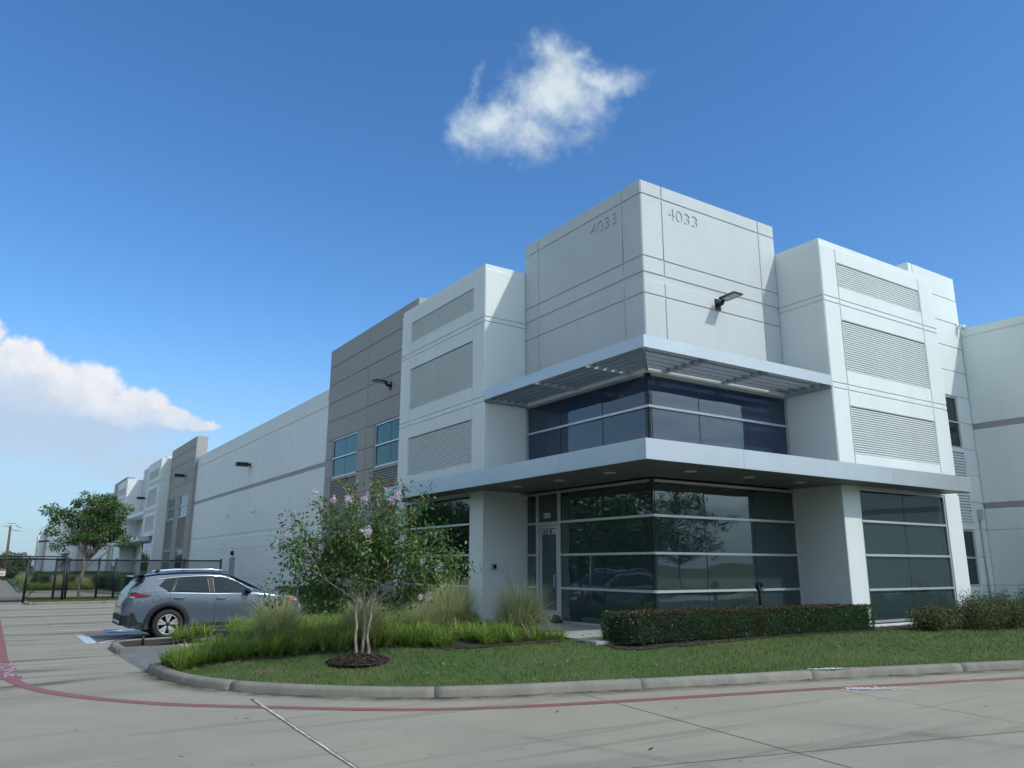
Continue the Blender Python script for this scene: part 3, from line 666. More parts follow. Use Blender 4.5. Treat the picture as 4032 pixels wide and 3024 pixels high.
m_camw = mat('white_plastic', (.7, .72, .72), .4)
def dome_cam(loc, rz, label):
    o = empty('security_camera', loc, rz); tag(o, label, 'camera', 'security cameras')
    b = MB(); b.box(-.06, .06, -.03, 0, -.08, .08); b.build('bracket', m_camw, o)
    b = MB(); b.tube([(0, -.03, 0), (0, -.12, 0), (0, -.16, -.05)], .03, 8); b.build('arm', m_camw, o)
    b = MB(); b.lathe([(.0, .07), (.075, .06), (.08, 0), (.07, -.03)], (0, -.17, -.07), 'Z', 16); b.build('housing', m_camw, o, True)
    b = MB(); b.lathe([(.068, -.03), (.055, -.07), (.03, -.09), (0, -.095)], (0, -.17, -.07), 'Z', 16); b.build('dome', m_lens, o, True)
dome_cam((WP, 35.93, 4.78), -math.pi / 2, 'white dome camera on the long wall, nearer the second grey block')
dome_cam((WP, 30.36, 4.72), -math.pi / 2, 'white dome camera on the long wall, nearer the flowering tree')
dome_cam((-.14, 4.94, 3.66), 0, 'white dome camera under the canopy beside the entrance door')
dome_cam((13.05, -.62, 9.36), 0, 'white dome camera at the top of the right-hand wall joint')
o = empty('intercom_box', (-1.05, 4.94, 1.79)); tag(o, 'small grey metal box on the white return wall left of the door', 'box')
b = MB(); b.box(-.085, .085, -.07, 0, -.07, .07); b.build('housing', m_alu, o)
b = MB(); b.box(-.02, .07, -.078, -.07, -.055, .055); b.build('face_plate', m_dark, o)
o = empty('door_lamp', (WP, 34.3, 2.5), -math.pi / 2); tag(o, 'small bronze lamp over the grey service door', 'lamp')
b = MB(); b.lathe([(.0, -.14), (.12, -.10), (.14, 0), (.12, .10), (0, .14)], (0, -.04, 0), 'Z', 14); b.build('lamp_body', m_dark, o, True)
o = empty('conduit_box', (12.79, GP, 0)); tag(o, 'grey electrical conduit with a small box at its top on the white wall', 'conduit')
b = MB(); b.tube([(0, -.04, .42), (0, -.04, 3.22)], .026, 8); b.build('pipe', m_bird, o, True)
b = MB(); b.box(-.07, .07, -.12, -.003, 3.2, 3.5); b.build('meter_box', m_bird, o)
for z in (1.2, 2.66):
    b = MB(); b.box(-.03, .11, -.06, -.004, z, z + .035); b.build('strap', m_alu, o)
o = empty('roof_camera', (WP, 19.32, 9.0), -math.pi / 2); tag(o, 'small grey bracket camera high on the wall beside the near grey block', 'camera', 'security cameras')
b = MB(); b.box(-.05, .05, -.05, 0, -.1, .1); b.build('bracket', m_bird, o); b = MB(); b.lathe([(0, .1), (.09, .08), (.1, -.02), (.06, -.1), (0, -.12)], (0, -.13, -.03), 'Z', 12); b.build('housing', m_bird, o, True)

# ------------------------------------------------------------------ ground, paving, kerbs
GR = MB(); n_ = 48
m_field = mat('rough_grass', (.085, .105, .04), .95, col2=(.12, .115, .055), nscale=.15, nmix=.8)
GR.add([(x * 4000., y * 4000., -.06) for x, y in ((-1, -1), (1, -1), (1, 1), (-1, 1))], [(0, 1, 2, 3)])
tag(GR.build('ground', m_field), kind='structure')

def concrete_lot():
    m = bpy.data.materials.new('lot_concrete'); m.use_nodes = True; nt = m.node_tree; N = nt.nodes; Lk = nt.links; p = N['Principled BSDF']
    p.inputs['Roughness'].default_value = .82; p.inputs['Specular IOR Level'].default_value = .35
    tc = N.new('ShaderNodeTexCoord'); v = tc.outputs['Object']
    def nz(sc, det, rough, scale=(1, 1, 1), rot=0.):
        mp = N.new('ShaderNodeMapping'); mp.inputs['Scale'].default_value = scale; mp.inputs['Rotation'].default_value = (0, 0, rot); Lk.new(v, mp.inputs[0])
        n = N.new('ShaderNodeTexNoise'); n.inputs['Scale'].default_value = sc; n.inputs['Detail'].default_value = det; n.inputs['Roughness'].default_value = rough; Lk.new(mp.outputs[0], n.inputs['Vector']); return n.outputs['Fac']
    def mr(x, a, b, c=0., d=1.):
        n = N.new('ShaderNodeMapRange'); n.interpolation_type = 'SMOOTHSTEP'; Lk.new(x, n.inputs[0]); n.inputs[1].default_value = a; n.inputs[2].default_value = b; n.inputs[3].default_value = c; n.inputs[4].default_value = d; return n.outputs[0]
    def mixc(f, a, b, blend='MIX'):
        n = N.new('ShaderNodeMix'); n.data_type = 'RGBA'; n.blend_type = blend
        for i, q in ((0, f), (6, a), (7, b)):
            if isinstance(q, tuple): n.inputs[i].default_value = (*q, 1)
            elif isinstance(q, float): n.inputs[i].default_value = q
            else: Lk.new(q, n.inputs[i])
        return n.outputs[2]
    c = mixc(mr(nz(.35, 5, .6), .3, .7), (.335, .306, .238), (.275, .252, .202))
    c = mixc(mr(nz(.5, 5, .62, (.16, 1.0, 1), R(-8)), .48, .72, 0., .55), c, (.155, .145, .12))         # streaks of tyre wear and old water marks
    c = mixc(mr(nz(.9, 5, .6, (.10, 1.3, 1), R(-16)), .56, .74, 0., .5), c, (.385, .355, .285))
    c = mixc(mr(nz(1.6, 4, .6, (.08, 2.0, 1), R(18)), .55, .70, 0., .65), c, (.145, .135, .115))
    c = mixc(mr(nz(2.5, 6, .7), .55, .8, 0., .35), c, (.20, .185, .145))
    c = mixc(mr(nz(70, 3, .7), .25, .8, 0., .34), c, (.12, .11, .085))
    c = mixc(mr(nz(230, 2, .6), .3, .75, 0., .3), c, (.42, .39, .32))
    Lk.new(c, p.inputs['Base Color'])
    b = N.new('ShaderNodeBump'); b.inputs['Strength'].default_value = .45; b.inputs['Distance'].default_value = .006; Lk.new(nz(150, 3, .7), b.inputs['Height']); Lk.new(b.outputs[0], p.inputs['Normal'])
    return m
m_lot = concrete_lot()
lot = MB().add([(-24, -26, 0), (60, -26, 0), (60, 300, 0), (-24, 300, 0)], [(0, 1, 2, 3)]).build('parking_lot', m_lot); tag(lot, kind='structure')

# kerb line of the planted island (road edge), from the parking bays round to the right
KP = [(-4.2, 62), (-4.2, 8.75), (-4.45, 8.45), (-9.15, 8.05), (-9.5, 7.75), (-9.6, 7.3), (-9.6, 5.83)]
KQ = [(-9.49, 2.78), (-9.46, 1.9), (-9.42, 1.42), (-9.32, .92), (-9.19, .48), (-8.92, -.07), (-8.49, -.73), (-8.03, -1.23), (-7.33, -1.89), (-6.58, -2.39), (-5.77, -2.75), (-4.6, -3.06), (-3.22, -3.42), (-1.8, -3.78), (-.13, -4.15), (1.44, -4.6), (4.03, -5.3), (9, -6.6), (13.2, -7.7)]
KALL = np.array(KP + KQ + [(13.2, -7.7), (20, -9.5)], float)
def kdist(x, y):
    P_ = np.stack([x, y], -1)[..., None, :]; a = KALL[:-1]; d = KALL[1:] - a
    dd = (d * d).sum(-1); dd[dd == 0] = 1
    t = np.clip(((P_ - a) * d).sum(-1) / dd, 0, 1); return np.sqrt((((a + d * t[..., None]) - P_) ** 2).sum(-1)).min(-1)
def tz(x, y):
    s = np.clip((kdist(np.asarray(x, float), np.asarray(y, float)) - .15) / 3.0, 0, 1); s = s * s * (3 - 2 * s); return .125 + .305 * s
ISL = KP + KQ + [(13.2, -.5), (4.9, -1.3), (4.9, .02), (.02, .02), (.02, 4.9), (-1.36, 4.96), (-1.36, 10.3), (-.6, 10.7), (-.35, 19.2), (-.35, 62)]
def inside(poly, x, y):
    r = np.zeros(np.shape(x), bool); n = len(poly)
    for i in range(n):
        x0, y0 = poly[i]; x1, y1 = poly[(i + 1) % n]
        if y0 == y1: continue
        c = ((y0 > y) != (y1 > y)) & (x < (x1 - x0) * (y - y0) / (y1 - y0) + x0); r ^= c
    return r
# planting bed region (in front of the left facade) and hedge strip
BED = [(-9.4, 5.6), (-9.36, 2.94), (-9.28, 1.7), (-8.93, 1.81), (-8.35, 1.9), (-7.75, 1.26), (-7.28, 1.04), (-6.85, .75), (-6.08, .58), (-5.57, .36), (-5.12, -.21), (-4.77, -.26), (-4.5, -.33), (-3.98, -.27), (-3.15, -.29), (-2.7, -.35), (-2.5, .5), (-2.4, 3.2), (-1.4, 4.9), (-1.4, 6.2), (-5.5, 6.6)]
BED2 = [(-2.5, -.45), (-2.25, -1.45), (-1.9, -1.62), (1.8, -1.74), (5.3, -1.98), (9, -3.0), (13.2, -3.8), (13.2, -.5), (4.9, -1.3), (4.9, -.1), (-.3, -.1)]
BEDN = [(-9.45, 7.6), (-9.45, 6.0), (-8.0, 6.0), (-5.0, 7.2), (-5.0, 8.2)]
BED3 = [(-3.3, 10.6), (-.5, 10.6), (-.5, 40), (-3.3, 40)]
def sheet(x0, x1, y0, y1, s, test, zoff, name, m):
    xs = np.arange(x0, x1 + s, s); ys = np.arange(y0, y1 + s, s); X, Y = np.meshgrid(xs, ys, indexing='ij'); Z = tz(X, Y) + zoff
    cx = (X[:-1, :-1] + X[1:, 1:]) / 2; cy = (Y[:-1, :-1] + Y[1:, 1:]) / 2; ok = test(cx, cy)
    idx = np.arange(X.size).reshape(X.shape)
    F = np.stack([idx[:-1, :-1][ok], idx[1:, :-1][ok], idx[1:, 1:][ok], idx[:-1, 1:][ok]], -1)
    V = np.stack([X.ravel(), Y.ravel(), Z.ravel()], -1); used = np.unique(F); rm = np.full(len(V), -1); rm[used] = np.arange(len(used))
    return link(name, np_mesh(name, V[used], rm[F], m, True))
RAMP = [(-9.8, 2.6), (-7.4, 2.75), (-7.4, 5.7), (-8.2, 5.95), (-9.8, 5.95)]
isl = lambda x, y: inside(ISL, x, y) & (kdist(x, y) > .19) & ~inside(RAMP, x, y)
anybed = lambda x, y: inside(BED, x, y) | inside(BED2, x, y) | inside(BEDN, x, y) | inside(BED3, x, y)
lawn = sheet(-9.7, 13.3, -7.8, 62, .15, isl, -.03, 'lawn', m_soil); tag(lawn, kind='structure')
bedo = sheet(-9.7, 13.3, -4.0, 40, .1, lambda x, y: isl(x, y) & anybed(x, y), -.012, 'mulch_bed', m_mulch); tag(bedo, kind='structure')

# kerbs: rounded section swept along the line, cast in lengths with open joints
KPROF = [(0.0, -.02), (0.012, .085), (.03, .112), (.065, .128), (.12, .132), (.17, .13), (.185, .10), (.185, -.02)]
def resample(path, step):
    out = [Vector(path[0])]
    for i in range(len(path) - 1):
        a, b = Vector(path[i]), Vector(path[i + 1]); n = max(1, int((b - a).length / step))
        for k in range(1, n + 1): out.append(a.lerp(b, k / n))
    return out
def smooth_path(path, step=.15, it=6):
    P_ = resample(path, step)
    for _ in range(it):
        P_ = [P_[0]] + [(P_[i - 1] + P_[i] * 2 + P_[i + 1]) / 4 for i in range(1, len(P_) - 1)] + [P_[-1]]
    return P_
kerb_root = empty('kerb'); tag(kerb_root, kind='structure')
def kerb(path, seg=3.05, prof=KPROF, cut=None, flip=False, root=kerb_root):
    P_ = smooth_path(path); L_ = [0]
    for i in range(1, len(P_)): L_.append(L_[-1] + (P_[i] - P_[i - 1]).length)
    nrm = []
    for i in range(len(P_)):
        t = (P_[min(i + 1, len(P_) - 1)] - P_[max(0, i - 1)]).normalized(); nn = Vector((-t.y, t.x)); nrm.append(-nn if flip else nn)
    start = 0
    while start < len(P_) - 1:
        end = start
        while end < len(P_) - 1 and L_[end] - L_[start] < seg: end += 1
        if len(P_) - 1 - end < 3: end = len(P_) - 1
        b = MB(); m_ = len(prof)
        sh = random.uniform(-.004, .004)
        for i in range(start, end + 1):
            base = P_[i].copy()
            t = (P_[min(i + 1, len(P_) - 1)] - P_[max(0, i - 1)]).normalized()
            if i == start: base += t * .004
            if i == end: base -= t * .004
            for (d, z) in prof: q = base + nrm[i] * d; b.v.append((q.x, q.y, z + sh if z > 0 else z))
        k = end - start + 1
        for i in range(k - 1):
            for j in range(m_ - 1): b.f.append((i * m_ + j, (i + 1) * m_ + j, (i + 1) * m_ + j + 1, i * m_ + j + 1))
        b.f.append(tuple(range(m_))); b.f.append(tuple((k - 1) * m_ + j for j in range(m_))[::-1])
        b.build('kerb_length', m_conc, root, True, fixn=True)
        start = end
kerb(KQ)
kerb(KP)
# kerb-cut ramp with grooves between the two kerb ends
b = MB(); b.add([(-9.53, 2.80, .004), (-9.60, 5.80, .004), (-8.4, 5.8, .14), (-8.3, 2.80, .14)], [(0, 1, 2, 3)])
m_ramp = mat('grooved_ramp_concrete', (.17, .175, .18), .85, col2=(.13, .135, .14), nscale=4, nmix=.6, bump=.4)
rampo = b.build('kerb_ramp', m_ramp); tag(rampo, kind='structure')
for i in range(13):
    y0 = 2.95 + i * .22
    b = MB(); f0 = .02; b.hexa([(-9.48, y0, .008), (-8.4, y0, .130), (-8.4, y0 + .15, .130), (-9.48, y0 + .15, .008)], [(-9.48, y0 + .01, .020), (-8.4, y0 + .01, .143), (-8.4, y0 + .14, .143), (-9.48, y0 + .14, .020)])
    b.build('ramp_rib', m_ramp, rampo, fixn=True)
b = MB(); b.prism([(-9.45, 2.60), (-8.2, 2.60), (-8.2, 2.82), (-9.45, 2.82)], 0, .13); b.build('ramp_cheek', m_conc, rampo)
b = MB(); b.prism([(-9.55, 5.79), (-8.2, 5.79), (-8.2, 5.97), (-9.55, 5.97)], 0, .135); b.build('ramp_cheek', m_conc, rampo)
# walkway slab in front of the entrance
b = MB(); b.prism([(-2.45, -.95), (-1.5, -1.2), (-.2, -.7), (.05, -.7), (.05, 4.93), (-1.36, 4.93), (-2.2, 3.2)], .2, .447); tag(b.build('entrance_slab', m_walk), kind='structure')
b = MB(); b.prism([(-8.42, 2.6), (-7.2, 2.6), (-7.2, 6.0), (-8.42, 6.0)], .0, .142); tag(b.build('walkway', m_walk), kind='structure')
# ---- painted markings and joints (children of the lot)
def strip(path, w, z, name, m, parent=lot, step=.25, smooth=4, jit=0.):
    P_ = smooth_path(path, step, smooth); b = MB()
    for i in range(len(P_)):
        t = (P_[min(i + 1, len(P_) - 1)] - P_[max(0, i - 1)]).normalized(); nn = Vector((-t.y, t.x)) * (w[i] / 2 if isinstance(w, list) else w / 2)
        a, c = P_[i] + nn * (1 + random.uniform(-jit, jit)), P_[i] - nn * (1 + random.uniform(-jit, jit)); b.v += [(a.x, a.y, z), (c.x, c.y, z)]
    for i in range(len(P_) - 1): b.f.append((2 * i, 2 * i + 1, 2 * i + 3, 2 * i + 2))
    return b.build(name, m, parent)
RED = [(-11.50, 2.9), (-11.44, 2.4), (-11.3, 1.67), (-10.99, .83), (-10.54, .01), (-9.97, -.81), (-9.39, -1.37), (-8.8, -1.83), (-8.36, -2.23), (-7.37, -3.02), (-6.63, -3.38), (-5.82, -3.67), (-4.71, -3.99), (-3.94, -4.16), (-2.58, -4.48), (-1.17, -4.82), (.33, -5.24), (2.73, -5.88), (8, -7.3), (20, -10.5)]
strip(RED, .19, .005, 'fire_lane_line', m_redpaint, jit=.05)
strip([(-11.62, 30), (-11.60, 5.6)], .24, .005, 'fire_lane_line', m_redpaint, smooth=0, jit=.04)
strip([(-11.60, 5.55), (-11.50, 2.85)], .34, .0055, 'fire_lane_line', m_redpaint, smooth=0, jit=.04)
tx = flat_text('ZONE', 2.25, .22, 'fire_lane_lettering', mat('worn_white_lettering', (.46, .40, .42), .75, col2=(.27, .13, .14), nscale=7, nlo=.45, nhi=.7), lot, None, 0, 0, 0, 0)
tx.matrix_local = Matrix(((.04, 1, 0, -11.665), (-1, .04, 0, 5.40), (0, 0, 1, .0105), (0, 0, 0, 1)))
for y in (13.3, 15.5, 17.7, 19.9, 22.2, 24.6, 27.0, 29.3): strip([(-10.15 + random.uniform(-.05, .05), y), (-4.3, y + .15)], .10, .005, 'stall_line', m_whitepaint, smooth=0)
m_hatch = mat('dark_hatch_ground', (.085, .09, .10), .85, col2=(.13, .13, .135), nscale=4, nmix=.7)
b = MB(); b.add([(-9.72, 8.75, .003), (-4.6, 9.0, .003), (-4.6, 11.3, .003), (-9.72, 11.1, .003)], [(0, 1, 2, 3)]); b.build('access_aisle', m_hatch, lot)
strip([(-9.78, 8.65), (-9.78, 11.2)], .26, .007, 'aisle_end_bar', mat('pale_blue_white_paint', (.50, .56, .66), .7, col2=(.4, .45, .52), nscale=8), smooth=0)
strip([(-9.7, 8.72), (-4.5, 8.95)], .10, .007, 'aisle_line', m_whitepaint, smooth=0); strip([(-9.7, 11.15), (-4.5, 11.3)], .10, .007, 'aisle_line', m_whitepaint, smooth=0)
for k in range(6): strip([(-9.62 + k * .75, 8.8 + .0), (-8.1 + k * .75, 11.1)], .09, .0065, 'aisle_line', m_whitepaint, smooth=0)
b = MB(); b.add([(-9.1, 11.75, .005), (-7.6, 11.8, .005), (-7.6, 13.2, .005), (-9.1, 13.15, .005)], [(0, 1, 2, 3)]); hc = b.build('accessible_symbol', m_bluepaint, lot)
strip([(-8.35 + .42 * math.cos(a), 12.45 + .42 * math.sin(a)) for a in np.linspace(.6, 5.2, 18)], .11, .0085, 'symbol_wheel', m_whitepaint, hc, .1, 0)
strip([(-8.9, 12.5), (-8.55, 12.5), (-8.2, 12.75), (-7.95, 12.65)], .11, .009, 'symbol_figure', m_whitepaint, hc, .1, 0)
m_joint = mat('dark_joint_sealant', (.07, .07, .068), .9, col2=(.11, .108, .1), nscale=8); m_seal = mat('white_joint_sealant', (.66, .66, .62), .8, col2=(.30, .30, .28), nscale=4, nmix=.6)
def wob(a, b, k=.012): 
    n = 24; return [(a[0] + (b[0] - a[0]) * i / n + random.uniform(-k, k), a[1] + (b[1] - a[1]) * i / n + random.uniform(-k, k)) for i in range(n + 1)]
strip(wob((-8.74, -1.15), (-9.35, -12.0)), .055, .0032, 'expansion_joint', m_joint, smooth=0)
strip(wob((-8.745, -1.25), (-9.35, -12.0), .006), .026, .0062, 'joint_sealant', m_seal, smooth=0, step=.1, jit=.5)
strip(wob((-4.58, -3.1), (-5.5, -11.0), .004), .014, .0032, 'saw_cut_joint', m_joint, smooth=0)
strip(wob((-1.0, -4.2), (-2.2, -12.0), .004), .010, .0032, 'saw_cut_joint', m_joint, smooth=0)
strip(wob((-9.2, -6.25), (6, -9.9), .004), .012, .0036, 'saw_cut_joint', m_joint, smooth=0)
strip(wob((3.2, -5.2), (1.6, -13.0), .004), .010, .0032, 'saw_cut_joint', m_joint, smooth=0)
strip(wob((-22, 5.5), (-9.6, 5.75), .01), .03, .0034, 'saw_cut_joint', m_joint, smooth=0)
strip(wob((-22, 11.5), (-9.9, 11.6), .01), .03, .0034, 'saw_cut_joint', m_joint, smooth=0)
def stain_mat(name, col, amt, sc, stretch):
    m = bpy.data.materials.new(name); m.use_nodes = True; nt = m.node_tree; N = nt.nodes; Lk = nt.links; p = N['Principled BSDF']; p.inputs['Base Color'].default_value = (*col, 1); p.inputs['Roughness'].default_value = .9; p.inputs['Specular IOR Level'].default_value = .2
    at = N.new('ShaderNodeAttribute'); at.attribute_name = 'rnd'; tc = N.new('ShaderNodeTexCoord'); mp = N.new('ShaderNodeMapping'); mp.inputs['Scale'].default_value = stretch; Lk.new(tc.outputs['Object'], mp.inputs[0])
    n = N.new('ShaderNodeTexNoise'); n.inputs['Scale'].default_value = sc; n.inputs['Detail'].default_value = 6; n.inputs['Roughness'].default_value = .65; Lk.new(mp.outputs[0], n.inputs['Vector'])
    r = N.new('ShaderNodeMapRange'); Lk.new(n.outputs['Fac'], r.inputs[0]); r.inputs[1].default_value = .33; r.inputs[2].default_value = .66; r.inputs[4].default_value = amt
    mu = N.new('ShaderNodeMath'); mu.operation = 'MULTIPLY'; Lk.new(r.outputs[0], mu.inputs[0]); Lk.new(at.outputs['Fac'], mu.inputs[1])
    tr = N.new('ShaderNodeBsdfTransparent'); mx = N.new('ShaderNodeMixShader'); Lk.new(mu.outputs[0], mx.inputs[0]); Lk.new(tr.outputs[0], mx.inputs[1]); Lk.new(p.outputs[0], mx.inputs[2]); Lk.new(mx.outputs[0], N['Material Output'].inputs[0]); return m
m_tyremark = stain_mat('tyre_mark_stain', (.060, .058, .056), .55, 1.4, (.35, 2.2, 1)); m_gutter = stain_mat('gutter_dirt', (.050, .045, .036), .85, 2.2, (1, 1, 1)); m_watermark = stain_mat('pale_water_mark', (.46, .45, .41), .35, 1.6, (.35, 2.0, 1)); m_faint = stain_mat('faint_tyre_mark', (.10, .096, .09), .15, 1.4, (.35, 2.2, 1))
def stain(path, w, z, m, name, side=0):
    P_ = smooth_path(path, .3, 3); V, F, A = [], [], []; prof = [(-.5, 0), (-.2, 1), (.2, 1), (.5, 0)] if side == 0 else [(0, 1), (.25, .8), (.6, .35), (1, 0)]
    for i, q in enumerate(P_):
        t = (P_[min(i + 1, len(P_) - 1)] - P_[max(0, i - 1)]).normalized(); nn = Vector((t.y, -t.x)); e = min(1, i / 5, (len(P_) - 1 - i) / 5) if side == 0 else 1
        for d_, a_ in prof: r_ = q + nn * d_ * w; V.append((r_.x, r_.y, z)); A.append(a_ * e)
    for i in range(len(P_) - 1):
        for k in range(3): F.append((i * 4 + k, i * 4 + k + 1, i * 4 + 5 + k, i * 4 + 4 + k))
    o = link(name, np_mesh(name, V, F, m, False, A), lot); return o
zst = .0012
for pth, w, m in [([(-22, 10.9), (-11.58, 10.54), (-9.9, 10.29)], .45, m_tyremark), ([(-20, 9.5), (-11.56, 9.29), (-10.2, 9.15)], .3, m_tyremark), ([(-18, 5.7), (-11.47, 5.55), (-9.9, 5.65)], .3, m_tyremark), ([(-20, .6), (-11.65, 1.77), (-10.93, 1.99), (-9.6, 2.6)], .55, m_tyremark), ([(-11.0, 6.1), (-9.7, 6.45)], .5, m_tyremark),
                  ([(-16, 4.2), (-11.44, 3.8), (-9.9, 3.98)], .7, m_tyremark), ([(-16, 7.6), (-11, 7.3), (-9.8, 7.5)], .9, m_watermark), ([(-15, 12.6), (-10, 12.2), (-7, 12.6)], .8, m_tyremark), ([(-14, 16.5), (-9, 16.3), (-6, 16.6)], .7, m_tyremark), ([(-14, 21), (-9, 20.8), (-6, 21)], .9, m_tyremark), ([(-14, 26), (-9, 25.8), (-6, 26)], 1.0, m_tyremark),
                  ([(-7.4, -3.9), (-7.0, -5.0), (-6.3, -6.9), (-5.6, -9.5)], .22, m_faint), ([(-3.9, -5.6), (-3.2, -7.2), (-2.6, -9.5)], .35, m_faint), ([(-9.5, -6.0), (-6.4, -6.75), (-3.7, -7.45), (1, -8.6)], .4, m_faint), ([(-13, -4.5), (-9.8, -6.6), (-5, -8.2), (2, -9.4)], .6, m_watermark), ([(-13, .5), (-11.2, -1.2), (-9.4, -3.2), (-6, -4.6)], .5, m_watermark), ([(-12.6, -3.2), (-11, -5.0), (-8.4, -6.9)], .45, m_faint)]:
    stain(pth, w, zst, m, 'water_mark' if m is m_watermark else 'tyre_mark'); zst += .00007
stain(KQ, .42, .0031, m_gutter, 'gutter_stain', 1)
# white paint spill on the road and kerb
m_spill = mat('white_paint_spill', (.62, .64, .65), .7)
b = MB()
for i in range(420):
    t = random.random() ** 1.3; x = -.9 + t * 1.0 + random.gauss(0, .08); y = -5.05 - t * .62 + random.gauss(0, .05 + .05 * t); r = random.uniform(.008, .04) * (1.25 - t)
    a0 = random.uniform(0, 6.28); b.add([(x + r * math.cos(a0 + k * 1.2566) * random.uniform(.5, 1.4), y + .5 * r * math.sin(a0 + k * 1.2566), .0075 + i * 2e-5) for k in range(5)], [(0, 1, 2, 3, 4)])
sp = b.build('paint_splash', m_spill, lot); sp['kind'] = 'stuff'
b = MB()
for i in range(150):
    x = random.gauss(-.02, .16); y = -4.165 - .29 * (x + .1) + random.uniform(.03, .17); r = random.uniform(.006, .03); a0 = random.uniform(0, 6.28)
    b.add([(x + r * math.cos(a0 + k * 1.2566) * random.uniform(.5, 1.4), y + r * math.sin(a0 + k * 1.2566), .1395 + i * 2e-5) for k in range(5)], [(0, 1, 2, 3, 4)])
sp = b.build('paint_splash', m_spill, kerb_root); sp['kind'] = 'stuff'

# ------------------------------------------------------------------ the parked car
def interp(tab, x): return float(np.interp(x, [t[0] for t in tab], [t[1] for t in tab]))
def smooth_tab(tab, it=2):
    xs = np.linspace(tab[0][0], tab[-1][0], 120); ys = np.interp(xs, [t[0] for t in tab], [t[1] for t in tab])
    for _ in range(it * 2): ys[1:-1] = (ys[:-2] + 2 * ys[1:-1] + ys[2:]) / 4
    return list(zip(xs, ys))
def build_car(loc, label, paint):
    car = empty('parked_car', loc); tag(car, label, 'car')
    m_paint = paint
    m_black = mat('gloss_black_paint', (.004, .006, .013), .06, spec=.3)
    m_clad = mat('grey_plastic_cladding', (.022, .025, .030), .65, spec=.3)
    m_glass = MATS.get('car_glass') or glass_mat('car_glass', None, 1.5, (.008, .011, .016), .0)
    m_chrome = mat('satin_chrome', (.82, .84, .86), .12, 1.0)
    m_pillar = mat('matt_black_pillar', (.008, .009, .011), .45, spec=.2)
    m_spoke = mat('machined_silver', (.46, .48, .50), .3, .3)
    m_tyre = mat('tyre_rubber', (.018, .018, .019), .8, bump=.3, bscale=80)
    m_red = mat('red_lamp_lens', (.16, .006, .012), .12, spec=.4); m_amber = mat('amber_lamp_lens', (.75, .12, .03), .15, coat=1.0)
    m_clear = mat('clear_lamp_lens', (.7, .73, .76), .08, .3, coat=1.0); m_void = mat('wheel_well_black', (.006, .006, .006), .9)
    ROOF = smooth_tab([(-1.05, .80), (-1.02, 1.02), (-.95, 1.16), (-.80, 1.36), (-.66, 1.555), (-.3, 1.615), (.3, 1.655), (.9, 1.665), (1.3, 1.635), (1.6, 1.545), (1.9, 1.40), (2.15, 1.27), (2.35, 1.165), (2.6, 1.13), (2.95, 1.085), (3.2, 1.02), (3.40, .90), (3.49, .74), (3.53, .55)], 1)
    BELT = smooth_tab([(-1.05, .78), (-1.0, .98), (-.9, 1.12), (-.3, 1.155), (1.1, 1.11), (2.1, 1.10), (2.35, 1.075), (2.95, 1.0), (3.2, .93), (3.40, .82), (3.49, .68), (3.53, .50)], 1)
    WID = smooth_tab([(-1.05, .66), (-.98, .78), (-.85, .86), (-.6, .905), (-.1, .925), (.5, .915), (1.5, .915), (2.2, .92), (2.7, .93), (3.0, .895), (3.25, .81), (3.42, .68), (3.53, .50)], 1)
    RW = smooth_tab([(-1.05, .55), (-.9, .60), (-.6, .635), (.5, .66), (1.3, .65), (1.8, .63), (2.2, .70), (2.4, .76), (2.9, .72), (3.3, .60), (3.53, .42)], 1)
    BOT = [(-1.05, .42), (-.9, .30), (-.6, .25), (0, .22), (2.7, .22), (3.2, .22), (3.45, .27), (3.53, .38)]
    def ring(x):
        zr, zb, w, rw, z0 = interp(ROOF, x), interp(BELT, x), interp(WID, x), interp(RW, x), interp(BOT, x)
        gh = max(zr - zb, .02)
        zmid = z0 + (zb - z0) * .62
        pts = [(0, z0), (w * .80, z0), (w * .955, z0 + .05), (w * .975, z0 + (zb - z0) * .3), (w * 1.0, zmid), (w * .985, zb - (zb - z0) * .14), (w * .955, zb - .012), (w * .935, zb + min(.012, gh * .2)),
               ((w * .93 + rw) / 2 + .012, zb + gh * .45), (rw + .02, zb + gh * .80), (rw - .06, zb + gh * .93), (rw * .55, zr - gh * .012), (0, zr)]
        out = []
        P_ = [Vector((a, c)) for a, c in pts]; K_ = 3
        for i in range(len(P_) - 1):          # Catmull-Rom in the section
            p0 = P_[max(i - 1, 0)]; p1 = P_[i]; p2 = P_[i + 1]; p3 = P_[min(i + 2, len(P_) - 1)]
            for k in range(K_):
                t = k / K_; q = .5 * ((2 * p1) + (-p0 + p2) * t + (2 * p0 - 5 * p1 + 4 * p2 - p3) * t * t + (-p0 + 3 * p1 - 3 * p2 + p3) * t ** 3); out.append((max(q.x, 0), q.y))
        out.append(tuple(P_[-1])); return out
    xs = np.concatenate([np.linspace(-1.05, -.6, 16), np.linspace(-.55, 3.1, 46), np.linspace(3.15, 3.53, 12)])
    rings = [ring(x) for x in xs]; m_ = len(rings[0])
    def ysurf(x, z):
        r = ring(x); best = None
        for i in range(6, m_ - 4):
            a, c = r[i], r[i + 1]
            if min(a[1], c[1]) - 1e-6 <= z <= max(a[1], c[1]) + 1e-6 and c[1] != a[1]:
                y = a[0] + (c[0] - a[0]) * (z - a[1]) / (c[1] - a[1]); best = y if best is None else max(best, y)
        return best if best is not None else r[12][0]
    b = MB()
    for x, r in zip(xs, rings):
        b.v += [(x, -y, z) for y, z in r] + [(x, y, z) for y, z in r[-2:0:-1]]
    n2 = 2 * m_ - 2
    for i in range(len(xs) - 1):
        for k in range(n2): b.f.append((i * n2 + k, (i + 1) * n2 + k, (i + 1) * n2 + (k + 1) % n2, i * n2 + (k + 1) % n2))
    b.f.append(tuple(range(n2))); b.f.append(tuple((len(xs) - 1) * n2 + k for k in range(n2))[::-1])
